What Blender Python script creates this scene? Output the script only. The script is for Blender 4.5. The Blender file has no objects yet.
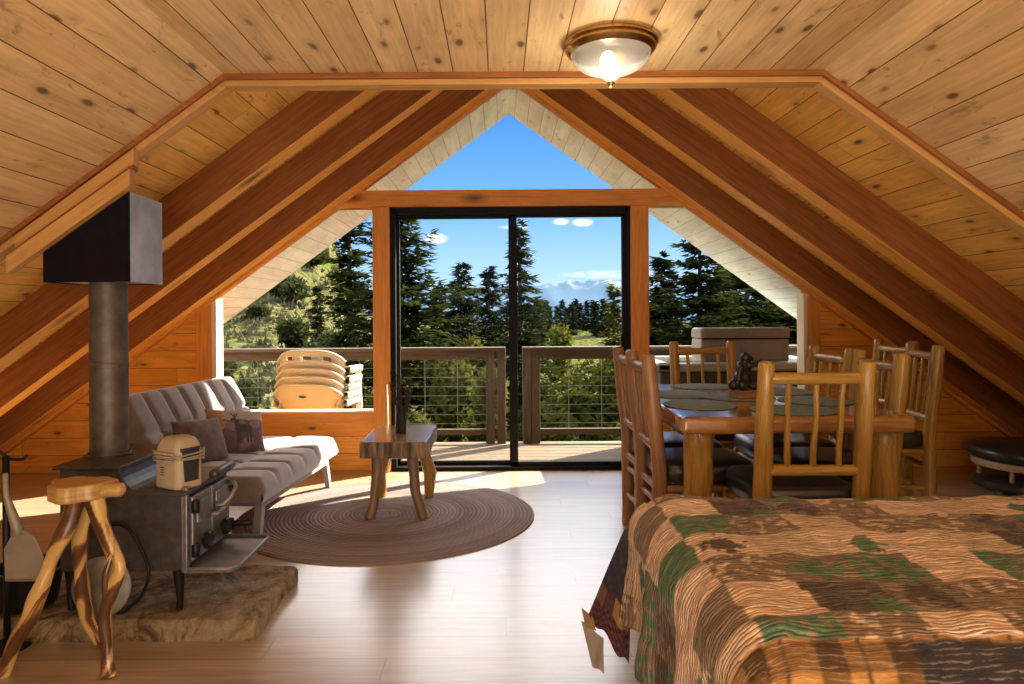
import bpy, bmesh, math, random
from mathutils import Vector, Matrix, noise
R = math.radians
SC = bpy.context.scene
COL = SC.collection
F = 683.0; EYE = 1.2

def at(px, py, Y):
    return Vector(((px - 500.0) / F * Y, Y, EYE + (316.0 - py) / F * Y))

# ------------------------------------------------------------------ materials
class N:
    def __init__(s, name):
        s.m = bpy.data.materials.new(name); s.m.use_nodes = True
        s.t = s.m.node_tree; s.t.nodes.clear()
        s.out = s.t.nodes.new('ShaderNodeOutputMaterial')
    def new(s, typ): return s.t.nodes.new(typ)
    def put(s, sock, val):
        if isinstance(val, bpy.types.NodeSocket): s.t.links.new(val, sock)
        elif val is not None:
            if isinstance(val, (tuple, list)) and len(val) == 3 and sock.type == 'RGBA': val = (*val, 1)
            sock.default_value = val
    def math(s, op, a, b=None, c=None, clamp=False):
        n = s.new('ShaderNodeMath'); n.operation = op; n.use_clamp = clamp
        s.put(n.inputs[0], a)
        if b is not None: s.put(n.inputs[1], b)
        if c is not None: s.put(n.inputs[2], c)
        return n.outputs[0]
    def comb(s, x=0.0, y=0.0, z=0.0):
        n = s.new('ShaderNodeCombineXYZ')
        s.put(n.inputs[0], x); s.put(n.inputs[1], y); s.put(n.inputs[2], z); return n.outputs[0]
    def sep(s, v):
        n = s.new('ShaderNodeSeparateXYZ'); s.put(n.inputs[0], v); return n.outputs
    def coord(s, which):
        return s.new('ShaderNodeTexCoord').outputs[which]
    def noise(s, vec, scale=5.0, detail=3.0, rough=0.55, col=False, dist=0.0):
        n = s.new('ShaderNodeTexNoise'); s.put(n.inputs['Vector'], vec)
        n.inputs['Scale'].default_value = scale; n.inputs['Detail'].default_value = detail
        n.inputs['Roughness'].default_value = rough; n.inputs['Distortion'].default_value = dist
        return n.outputs['Color' if col else 'Fac']
    def white(s, w):
        n = s.new('ShaderNodeTexWhiteNoise'); n.noise_dimensions = '1D'; s.put(n.inputs['W'], w); return n.outputs['Value']
    def voro(s, vec, scale=1.0):
        n = s.new('ShaderNodeTexVoronoi'); s.put(n.inputs['Vector'], vec); n.inputs['Scale'].default_value = scale
        return n.outputs
    def ramp(s, fac, stops):
        n = s.new('ShaderNodeValToRGB'); s.put(n.inputs[0], fac)
        e = n.color_ramp.elements
        while len(e) < len(stops): e.new(0.5)
        for el, (p, c) in zip(e, stops):
            el.position = p; el.color = (*c, 1) if len(c) == 3 else c
        return n.outputs[0]
    def mix(s, fac, a, b, mode='MIX'):
        n = s.new('ShaderNodeMix'); n.data_type = 'RGBA'; n.blend_type = mode
        s.put(n.inputs[0], fac); s.put(n.inputs[6], a); s.put(n.inputs[7], b); return n.outputs[2]
    def rng(s, v, a, b, c, d):
        n = s.new('ShaderNodeMapRange'); s.put(n.inputs[0], v)
        for i, q in enumerate((a, b, c, d)): n.inputs[i + 1].default_value = q
        return n.outputs[0]
    def bump(s, h, strength=0.3, dist=0.01):
        n = s.new('ShaderNodeBump'); n.inputs['Strength'].default_value = strength
        n.inputs['Distance'].default_value = dist; s.put(n.inputs['Height'], h); return n.outputs[0]
    def bsdf(s, col, rough=0.6, normal=None, metal=0.0, spec=0.4, coat=0.0, coat_r=0.1, sheen=0.0, emit=None, es=0.0):
        b = s.new('ShaderNodeBsdfPrincipled')
        s.put(b.inputs['Base Color'], col); s.put(b.inputs['Roughness'], rough)
        s.put(b.inputs['Metallic'], metal); s.put(b.inputs['Specular IOR Level'], spec)
        s.put(b.inputs['Coat Weight'], coat); s.put(b.inputs['Coat Roughness'], coat_r)
        s.put(b.inputs['Sheen Weight'], sheen)
        if normal is not None: s.put(b.inputs['Normal'], normal)
        if emit is not None: s.put(b.inputs['Emission Color'], emit); s.put(b.inputs['Emission Strength'], es)
        return b.outputs[0]
    def done(s, shader):
        s.t.links.new(shader, s.out.inputs[0]); return s.m

def plank(name, c1, c2, width=0.14, knots=0.55, rough=0.5, coat=0.0, board=2.4, gapc=(0.06, 0.025, 0.01), knotc=(0.10, 0.04, 0.015),
          grain=0.35, spec=0.35, gap=0.0028, bump=0.35, coat_r=0.15):
    n = N(name); u, v, _ = n.sep(n.coord('UV'))
    q = n.math('DIVIDE', v, width); bid = n.math('FLOOR', q); fr = n.math('FRACT', q)
    r1 = n.white(bid); uo = n.math('ADD', u, n.math('MULTIPLY', r1, 9.0))
    j = n.math('DIVIDE', uo, board); jid = n.math('FLOOR', j); jf = n.math('FRACT', j)
    r2 = n.white(n.math('ADD', n.math('MULTIPLY', bid, 17.31), n.math('MULTIPLY', jid, 5.77)))
    col = n.mix(r2, c1, c2)
    g1 = n.noise(n.comb(n.math('MULTIPLY', uo, 1.3), n.math('MULTIPLY', v, 22.0), n.math('MULTIPLY', r2, 30.0)), 2.5, 4.0, 0.6, dist=0.6)
    g2 = n.noise(n.comb(n.math('MULTIPLY', uo, 0.9), n.math('MULTIPLY', v, 3.0), n.math('MULTIPLY', r2, 13.0)), 2.0, 2.0)
    gv = n.math('ADD', n.rng(g1, 0.3, 0.7, 1.0 - grain, 1.0 + grain * 0.4), n.rng(g2, 0.3, 0.7, -0.12, 0.12))
    col = n.mix(1.0, col, n.comb(gv, gv, gv), 'MULTIPLY')
    if knots:
        wv = n.noise(n.comb(uo, n.math('MULTIPLY', v, 3.0), 3.3), 6.0, 2.0)
        vo = n.voro(n.comb(n.math('ADD', n.math('MULTIPLY', uo, 5.0), n.math('MULTIPLY', wv, 0.3)), n.math('MULTIPLY', v, 12.0), n.math('MULTIPLY', bid, 3.7)), 1.0)
        pres = n.math('GREATER_THAN', n.sep(vo['Color'])[0], 1.0 - knots)
        k1 = n.math('MULTIPLY', pres, n.rng(vo['Distance'], 0.10, 0.20, 1.0, 0.0))
        k2 = n.math('MULTIPLY', pres, n.rng(vo['Distance'], 0.1, 0.42, 0.45, 0.0))
        col = n.mix(k2, col, n.mix(0.5, knotc, c2)); col = n.mix(n.math('MULTIPLY', k1, 0.85), col, knotc)
        big = n.noise(n.comb(n.math('MULTIPLY', uo, 3.0), n.math('MULTIPLY', v, 9.0), n.math('MULTIPLY', r2, 50)), 1.6, 4.0, 0.7, dist=1.2)
        col = n.mix(n.rng(big, 0.60, 0.74, 0.0, 0.7), col, knotc)
    d = n.math('MULTIPLY', n.math('MINIMUM', fr, n.math('SUBTRACT', 1.0, fr)), width)
    d2 = n.math('MULTIPLY', n.math('MINIMUM', jf, n.math('SUBTRACT', 1.0, jf)), board)
    g = n.math('MAXIMUM', n.rng(d, gap * 0.5, gap, 1.0, 0.0), n.rng(d2, 0.001, 0.002, 0.8, 0.0))
    col = n.mix(g, col, gapc)
    h = n.math('SUBTRACT', n.math('MULTIPLY', g1, 0.12), g)
    return n.done(n.bsdf(col, rough, n.bump(h, bump, 0.006), spec=spec, coat=coat, coat_r=coat_r))

def beam(name, c1, c2, rough=0.55, coat=0.0, knots=0.35, grain=0.4, knotc=(0.07, 0.025, 0.01), spec=0.35, scale=1.0):
    n = N(name); u, v, _ = n.sep(n.coord('UV'))
    rnd = n.new('ShaderNodeObjectInfo').outputs['Random']
    uo = n.math('ADD', u, n.math('MULTIPLY', rnd, 11.0))
    g1 = n.noise(n.comb(n.math('MULTIPLY', uo, 1.6 * scale), n.math('MULTIPLY', v, 26.0 * scale), rnd), 2.0, 4.0, 0.6, dist=0.8)
    g2 = n.noise(n.comb(n.math('MULTIPLY', uo, 2.0), n.math('MULTIPLY', v, 6.0), rnd), 1.4, 3.0)
    col = n.mix(g2, c1, c2)
    gv = n.rng(g1, 0.3, 0.7, 1.0 - grain, 1.0 + grain * 0.4)
    col = n.mix(1.0, col, n.comb(gv, gv, gv), 'MULTIPLY')
    if knots:
        vo = n.voro(n.comb(n.math('MULTIPLY', uo, 2.2 * scale), n.math('MULTIPLY', v, 6.0 * scale), rnd), 1.0)
        pres = n.math('GREATER_THAN', n.sep(vo['Color'])[0], 1.0 - knots)
        k = n.math('MULTIPLY', pres, n.rng(vo['Distance'], 0.06, 0.3, 0.8, 0.0))
        col = n.mix(k, col, knotc)
    return n.done(n.bsdf(col, rough, n.bump(g1, 0.15, 0.004), spec=spec, coat=coat, coat_r=0.15))

def plain(name, c, rough=0.5, metal=0.0, var=0.15, scale=12.0, bump=0.1, spec=0.4, coat=0.0, sheen=0.0, emit=None, es=0.0, bd=0.003):
    n = N(name); o = n.coord('Object')
    f = n.noise(o, scale, 4.0)
    k = n.rng(f, 0.25, 0.75, 1.0 - var, 1.0 + var)
    col = n.mix(1.0, c, n.comb(k, k, k), 'MULTIPLY')
    return n.done(n.bsdf(col, rough, n.bump(f, bump, bd) if bump else None, metal, spec, coat, 0.1, sheen, emit, es))

M = {}
M['ceil'] = plank('knotty_pine_ceiling', (0.80, 0.54, 0.27), (0.68, 0.41, 0.17), 0.14, 0.62, 0.42, board=4.5, gapc=(0.13, 0.06, 0.02), grain=0.2)
M['roof'] = plank('roof_pine', (0.95, 0.56, 0.145), (0.88, 0.44, 0.085), 0.14, 0.5, 0.5, board=4.5, gapc=(0.16, 0.06, 0.015), grain=0.2)
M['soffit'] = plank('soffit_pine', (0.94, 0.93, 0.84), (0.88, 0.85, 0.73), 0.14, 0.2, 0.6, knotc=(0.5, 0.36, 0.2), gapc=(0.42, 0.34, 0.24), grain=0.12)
M['wall'] = plank('wall_pine', (0.92, 0.40, 0.055), (0.80, 0.31, 0.038), 0.135, 0.4, 0.4, gapc=(0.18, 0.05, 0.01), grain=0.2)
M['floor'] = plank('floor_laminate', (0.50, 0.37, 0.25), (0.42, 0.31, 0.21), 0.16, 0.0, 0.30, board=1.3, gap=0.0016, gapc=(0.14, 0.09, 0.055), grain=0.25, spec=0.7, bump=0.06, coat=0.6, coat_r=0.22)
M['deck'] = plank('deck_boards', (0.165, 0.115, 0.065), (0.12, 0.083, 0.048), 0.14, 0.3, 0.8, gap=0.012, gapc=(0.01, 0.008, 0.006), grain=0.4)
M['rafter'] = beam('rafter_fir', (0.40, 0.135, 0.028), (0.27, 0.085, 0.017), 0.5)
M['rafterlit'] = beam('bounce_lit_rafter_underside', (0.95, 0.46, 0.085), (0.84, 0.36, 0.055), 0.5, grain=0.2)  # rafter wood in a lighter copy, painting floor-bounce light onto the undersides
M['post'] = beam('post_pine', (0.86, 0.35, 0.06), (0.72, 0.26, 0.04), 0.45, grain=0.25)
M['trim'] = beam('trim_pine', (0.68, 0.36, 0.11), (0.56, 0.27, 0.07), 0.5, knots=0.2, grain=0.25)
M['jamb'] = beam('pale_jamb', (0.85, 0.72, 0.48), (0.78, 0.62, 0.38), 0.5, knots=0.0, grain=0.1)
M['log'] = beam('honey_log', (0.58, 0.34, 0.08), (0.40, 0.215, 0.038), 0.36, coat=0.3, knots=0.3, scale=1.6)
M['logdark'] = beam('brown_log', (0.46, 0.245, 0.11), (0.32, 0.155, 0.062), 0.42, coat=0.2, knots=0.35, scale=1.6)
M['tabletop'] = beam('varnished_slab', (0.50, 0.24, 0.075), (0.38, 0.165, 0.045), 0.16, coat=0.8, knots=0.25, spec=0.6)
M['coffeetop'] = beam('pale_varnished_slab', (0.50, 0.34, 0.19), (0.40, 0.25, 0.12), 0.18, coat=0.7, knots=0.25, spec=0.6)
M['railwood'] = beam('weathered_rail', (0.115, 0.085, 0.060), (0.08, 0.06, 0.043), 0.8, grain=0.4)
M['paleblack'] = plain('door_black', (0.008, 0.007, 0.007), 0.55, 0.0, 0.1, spec=0.15)
M['stove'] = plain('stove_iron', (0.085, 0.075, 0.068), 0.40, 0.45, 0.3, 30, 0.15)
M['stovedoor'] = plain('stove_door_iron', (0.20, 0.19, 0.18), 0.38, 0.5, 0.3, 20, 0.2)
M['blackiron'] = plain('black_iron', (0.015, 0.014, 0.014), 0.45, 0.4, 0.2)
M['pipe'] = plain('stove_pipe_metal', (0.125, 0.10, 0.078), 0.5, 0.4, 0.45, 14, 0.2)
M['boxblack'] = plain('box_black', (0.008, 0.006, 0.008), 0.75, 0.0, 0.3, 20, 0.1, spec=0.1)
M['galv'] = plain('galvanised', (0.46, 0.47, 0.49), 0.45, 0.35, 0.45, 5, 0.05)
M['greymetal'] = plain('grey_metal', (0.26, 0.25, 0.235), 0.5, 0.4, 0.35, 10, 0.1)
M['shovel'] = plain('shovel_metal', (0.34, 0.29, 0.21), 0.5, 0.3, 0.25, 8, 0.1)
M['brass'] = plain('antique_brass', (0.50, 0.33, 0.13), 0.25, 1.0, 0.2, 20, 0.0)
M['leather'] = plain('black_leather', (0.030, 0.029, 0.031), 0.30, 0.0, 0.2, 40, 0.12, spec=0.8)
M['placemat'] = plain('green_placemat', (0.185, 0.25, 0.21), 0.85, 0.0, 0.2, 60, 0.2)
M['bear'] = plain('dark_carving', (0.018, 0.013, 0.011), 0.3, 0.0, 0.4, 30, 0.4, spec=0.5)
M['heater'] = plain('beige_plastic', (0.50, 0.39, 0.25), 0.4, 0.0, 0.06, 6, 0.0)
M['grille'] = plain('dark_grille', (0.05, 0.052, 0.055), 0.5, 0.3, 0.3, 60, 0.3)
M['cord'] = plain('beige_cord', (0.40, 0.32, 0.22), 0.5)
M['plastic'] = plain('cream_plastic', (0.46, 0.42, 0.335), 0.4, 0.0, 0.05, 6, 0.0)
M['wire'] = plain('steel_wire', (0.16, 0.155, 0.14), 0.4, 0.5, 0.1, 8, 0.0)
M['tubcover'] = plain('tub_cover_vinyl', (0.24, 0.20, 0.165), 0.6, 0.0, 0.15, 5, 0.1)
M['tubshell'] = plain('pale_acrylic', (0.36, 0.34, 0.30), 0.3, 0.0, 0.1)
M['tubskirt'] = plain('dark_skirt', (0.06, 0.055, 0.05), 0.7, 0.0, 0.2)
M['vase'] = plain('dark_glass_vase', (0.025, 0.028, 0.024), 0.15, 0.0, 0.3, 10, 0.0, spec=0.6)
M['twig'] = plain('dry_twig', (0.055, 0.042, 0.03), 0.9, 0.0, 0.3)
M['bark'] = plain('bark', (0.08, 0.055, 0.038), 0.9, 0.0, 0.4, 8, 0.4, bd=0.02)
M['stick'] = plain('pale_stick', (0.62, 0.42, 0.20), 0.5)
M['brownpillow'] = plain('brown_pillow', (0.15, 0.105, 0.085), 0.9, 0.0, 0.3, 20, 0.2, sheen=0.3)
M['mattress'] = plain('mattress_ticking', (0.5, 0.46, 0.4), 0.9)
M['palering'] = plain('pale_hoop_wood', (0.50, 0.36, 0.20), 0.5)
def barkedge():
    n = N('bark_edge'); u, v, _ = n.sep(n.coord('UV'))
    f = n.noise(n.comb(n.math('MULTIPLY', u, 26.0), n.math('MULTIPLY', v, 3.0), 0.0), 1.0, 4.0, 0.6)
    return n.done(n.bsdf(n.ramp(f, [(0.38, (0.075, 0.045, 0.028)), (0.5, (0.20, 0.13, 0.08)), (0.62, (0.36, 0.25, 0.15))]), 0.6, n.bump(f, 0.6, 0.008)))
M['barkedge'] = barkedge()
M['seatwood'] = beam('pale_slab_seat', (0.66, 0.40, 0.14), (0.52, 0.28, 0.08), 0.4, coat=0.3, knots=0.2, scale=1.6)
M['greylog'] = beam('grey_brown_log', (0.33, 0.20, 0.11), (0.20, 0.115, 0.06), 0.5, coat=0.1, knots=0.35, scale=1.6)
M['tag'] = plain('cloth_tag', (0.36, 0.28, 0.22), 0.9)

def fut():
    n = N('taupe_microsuede'); o = n.coord('Object')
    f = n.noise(o, 7.0, 5.0, 0.65); f2 = n.noise(o, 90.0, 2.0)
    col = n.ramp(f, [(0.3, (0.16, 0.135, 0.125)), (0.7, (0.25, 0.22, 0.21))])
    return n.done(n.bsdf(col, 0.75, n.bump(f2, 0.15, 0.002), spec=0.3, sheen=0.9))
M['futon'] = fut()

def stone():
    n = N('hearth_flagstone'); o = n.coord('Object')
    f = n.noise(o, 4.2, 9.0, 0.75, dist=1.2); f2 = n.noise(o, 16.0, 6.0, 0.75)
    col = n.ramp(f, [(0.38, (0.06, 0.038, 0.02)), (0.46, (0.26, 0.165, 0.08)), (0.53, (0.56, 0.39, 0.20)), (0.64, (0.66, 0.54, 0.36))])
    col = n.mix(n.rng(f2, 0.35, 0.65, 0.0, 0.5), col, (0.09, 0.065, 0.04))
    h = n.math('ADD', f, n.math('MULTIPLY', f2, 0.4))
    return n.done(n.bsdf(col, 0.75, n.bump(h, 1.0, 0.06), spec=0.4))
M['stone'] = stone()

def rug():
    n = N('braided_rug'); x, y, z = n.sep(n.coord('Object'))
    ang = n.math('ARCTAN2', y, x)
    r = n.math('SQRT', n.math('ADD', n.math('MULTIPLY', x, x), n.math('MULTIPLY', n.math('MULTIPLY', y, y), 1.15)))
    q = n.math('MULTIPLY', r, 42.0)
    ring = n.math('FLOOR', q); fr = n.math('FRACT', q)
    rnd = n.white(ring); big = n.white(n.math('FLOOR', n.math('MULTIPLY', r, 9.0)))
    br = n.math('SINE', n.math('ADD', n.math('MULTIPLY', n.math('MULTIPLY', ang, r), 130.0), n.math('MULTIPLY', fr, 4.0)))
    spk = n.noise(n.coord('Object'), 70.0, 2.0)
    col = n.mix(n.math('ADD', n.math('MULTIPLY', rnd, 0.5), n.math('MULTIPLY', big, 0.5)), (0.20, 0.145, 0.140), (0.36, 0.275, 0.25))
    col = n.mix(n.rng(spk, 0.5, 0.68, 0.0, 0.5), col, (0.30, 0.25, 0.22))
    e = n.math('MULTIPLY', n.math('MINIMUM', fr, n.math('SUBTRACT', 1.0, fr)), 2.0)
    col = n.mix(n.rng(e, 0.0, 0.35, 0.55, 0.0), col, (0.09, 0.065, 0.065))
    h = n.math('ADD', n.math('POWER', e, 0.5), n.math('MULTIPLY', br, 0.2))
    return n.done(n.bsdf(col, 0.92, n.bump(h, 0.8, 0.008), spec=0.2))
M['rug'] = rug()

def attrmat(name, streak, rough=0.9, lo=0.5, hi=1.4, sheen=0.2, bump=0.9, su=7.0, sv=75.0):
    n = N(name); a = n.new('ShaderNodeAttribute'); a.attribute_name = 'Col'
    u, v, _ = n.sep(n.coord('UV'))
    f = n.noise(n.comb(n.math('MULTIPLY', u, su), n.math('MULTIPLY', v, sv), 0.0), 1.0, 4.0, 0.65, dist=1.0)
    f2 = n.noise(n.comb(u, v, 0.5), 9.0, 3.0)
    k = n.math('MULTIPLY', n.rng(f, 0.3, 0.7, lo, hi), n.rng(f2, 0.3, 0.7, 0.85, 1.15))
    col = n.mix(1.0, a.outputs['Color'], n.comb(k, k, k), 'MULTIPLY')
    return n.done(n.bsdf(col, rough, n.bump(f, bump, 0.008), spec=0.15, sheen=sheen))
def quiltmat():
    n = N('patchwork_quilt'); a = n.new('ShaderNodeAttribute'); a.attribute_name = 'Col'
    u, v, _ = n.sep(n.coord('UV'))
    w = n.noise(n.comb(n.math('MULTIPLY', u, 5.0), n.math('MULTIPLY', v, 9.0), 0.3), 1.0, 3.0, 0.6)
    w2 = n.noise(n.comb(n.math('MULTIPLY', u, 22.0), n.math('MULTIPLY', v, 60.0), 0.7), 1.0, 3.0, 0.6)
    ph = n.math('ADD', n.math('MULTIPLY', v, 310.0), n.math('ADD', n.math('MULTIPLY', w, 15.0), n.math('MULTIPLY', w2, 5.0)))
    rd = n.math('MAXIMUM', n.math('ABSOLUTE', n.math('SINE', ph)), n.math('MULTIPLY', n.math('LESS_THAN', v, -0.055), 0.72))
    k = n.math('MULTIPLY', n.rng(rd, 0.0, 0.7, 0.52, 1.1), n.rng(w2, 0.3, 0.7, 0.72, 1.28))  # valleys between stitched ridges darkened in the colour as crease shade
    col = n.mix(1.0, a.outputs['Color'], n.comb(k, k, k), 'MULTIPLY')
    hl = n.math('MULTIPLY', n.rng(rd, 0.8, 1.0, 0.0, 0.22), n.rng(w2, 0.45, 0.6, 0.0, 1.0))
    col = n.mix(hl, col, (0.72, 0.55, 0.38))  # ridge crests lightened, highlights painted into the colour
    h = n.math('ADD', n.math('POWER', rd, 0.6), n.math('MULTIPLY', w2, 0.8))
    return n.done(n.bsdf(col, 0.95, n.bump(h, 1.0, 0.006), spec=0.1, sheen=0.2))
M['quilt'] = quiltmat()
M['darkcheck'] = attrmat('dark_checked_cloth', False, lo=0.8, hi=1.15, bump=0.2)
M['pillowprint'] = attrmat('deer_print', False, lo=0.9, hi=1.1, bump=0.15)

def foliage(name, c1, c2, c3, tr=0.3, sc=1.3):
    n = N(name); o = n.coord('Object')
    f = n.noise(o, sc, 4.0, 0.6); f2 = n.noise(o, 9.0, 2.0)
    col = n.ramp(n.math('ADD', n.math('MULTIPLY', f, 0.7), n.math('MULTIPLY', f2, 0.3)), [(0.35, c1), (0.5, c2), (0.65, c3)])
    d = n.new('ShaderNodeBsdfDiffuse'); n.put(d.inputs[0], col)
    t = n.new('ShaderNodeBsdfTranslucent'); n.put(t.inputs[0], n.mix(0.5, col, c3))
    m = n.new('ShaderNodeMixShader'); m.inputs[0].default_value = tr
    n.t.links.new(d.outputs[0], m.inputs[1]); n.t.links.new(t.outputs[0], m.inputs[2])
    return n.done(m.outputs[0])
M['spruce'] = foliage('spruce_needles', (0.007, 0.012, 0.0045), (0.016, 0.023, 0.007), (0.038, 0.044, 0.011), 0.3)
M['dark'] = foliage('dark_needles', (0.005, 0.009, 0.004), (0.010, 0.016, 0.006), (0.021, 0.028, 0.009), 0.2)
M['bright'] = foliage('bright_leaves', (0.010, 0.016, 0.004), (0.042, 0.052, 0.009), (0.105, 0.098, 0.018), 0.4)
M['sage'] = foliage('sage_leaves', (0.012, 0.017, 0.006), (0.027, 0.034, 0.012), (0.05, 0.056, 0.02), 0.25)

M['sagebrush'] = foliage('sagebrush_leaves', (0.032, 0.034, 0.016), (0.058, 0.056, 0.031), (0.088, 0.083, 0.050), 0.15)
def terrain_mat():
    n = N('grassy_hillside'); o = n.coord('Object')
    f = n.noise(o, 0.09, 5.0, 0.6); f2 = n.noise(o, 1.6, 5.0, 0.75)
    col = n.ramp(f, [(0.35, (0.075, 0.075, 0.03)), (0.5, (0.095, 0.09, 0.04)), (0.64, (0.075, 0.10, 0.016))])
    col = n.mix(n.rng(f2, 0.44, 0.58, 0.0, 0.85), col, (0.018, 0.022, 0.009))
    return n.done(n.bsdf(col, 1.0, n.bump(f2, 0.8, 0.3), spec=0.0))
M['terrain'] = terrain_mat()
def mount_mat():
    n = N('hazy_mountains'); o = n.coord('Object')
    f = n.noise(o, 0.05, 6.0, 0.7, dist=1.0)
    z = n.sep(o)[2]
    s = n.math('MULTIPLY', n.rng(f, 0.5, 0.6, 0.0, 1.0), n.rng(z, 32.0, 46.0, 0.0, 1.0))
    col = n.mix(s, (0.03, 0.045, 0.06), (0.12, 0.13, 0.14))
    return n.done(n.bsdf(col, 1.0, spec=0.0, emit=n.mix(s, (0.115, 0.205, 0.31), (0.25, 0.32, 0.40)), es=1.0))  # distance haze painted in as a bluish glow
M['mount'] = mount_mat()
def glass(name, tint=(1, 1, 1), fac=0.05):
    n = N(name)
    t = n.new('ShaderNodeBsdfTransparent'); t.inputs[0].default_value = (*tint, 1)
    g = n.new('ShaderNodeBsdfGlossy'); g.inputs['Roughness'].default_value = 0.02
    lw = n.new('ShaderNodeLayerWeight'); lw.inputs[0].default_value = 0.15
    m = n.new('ShaderNodeMixShader'); n.put(m.inputs[0], n.math('MULTIPLY', lw.outputs['Fresnel'], fac * 8))
    n.t.links.new(t.outputs[0], m.inputs[1]); n.t.links.new(g.outputs[0], m.inputs[2])
    return n.done(m.outputs[0])
M['glass'] = glass('window_glass', (0.98, 0.985, 0.985), 0.025)
def lampglass():
    n = N('ribbed_lamp_glass')
    t = n.new('ShaderNodeBsdfTransparent'); t.inputs[0].default_value = (0.92, 0.92, 0.9, 1)
    b = n.bsdf((0.5, 0.5, 0.48), 0.12, spec=0.8, emit=(1.0, 0.95, 0.85), es=0.12)
    m = n.new('ShaderNodeMixShader'); m.inputs[0].default_value = 0.5
    n.t.links.new(t.outputs[0], m.inputs[1]); n.t.links.new(b, m.inputs[2])
    return n.done(m.outputs[0])
M['lampglass'] = lampglass()
M['bulb'] = plain('lit_bulb', (1, 1, 1), 0.5, emit=(1.0, 0.93, 0.8), es=12.0, var=0.0, bump=0)
def juniper():
    n = N('twisted_juniper'); u, v, _ = n.sep(n.coord('UV'))
    rnd = n.new('ShaderNodeObjectInfo').outputs['Random']
    f = n.noise(n.comb(n.math('MULTIPLY', u, 2.2), n.math('ADD', n.math('MULTIPLY', v, 13.0), n.math('MULTIPLY', u, 4.0)), n.math('MULTIPLY', rnd, 20.0)), 1.0, 2.0, 0.5, dist=1.2)
    col = n.ramp(f, [(0.40, (0.10, 0.04, 0.015)), (0.45, (0.26, 0.10, 0.03)), (0.48, (0.62, 0.37, 0.11)), (0.7, (0.68, 0.45, 0.17))])
    return n.done(n.bsdf(col, 0.3, n.bump(f, 0.6, 0.012), coat=0.5, spec=0.5))
M['juniper'] = juniper()
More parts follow.
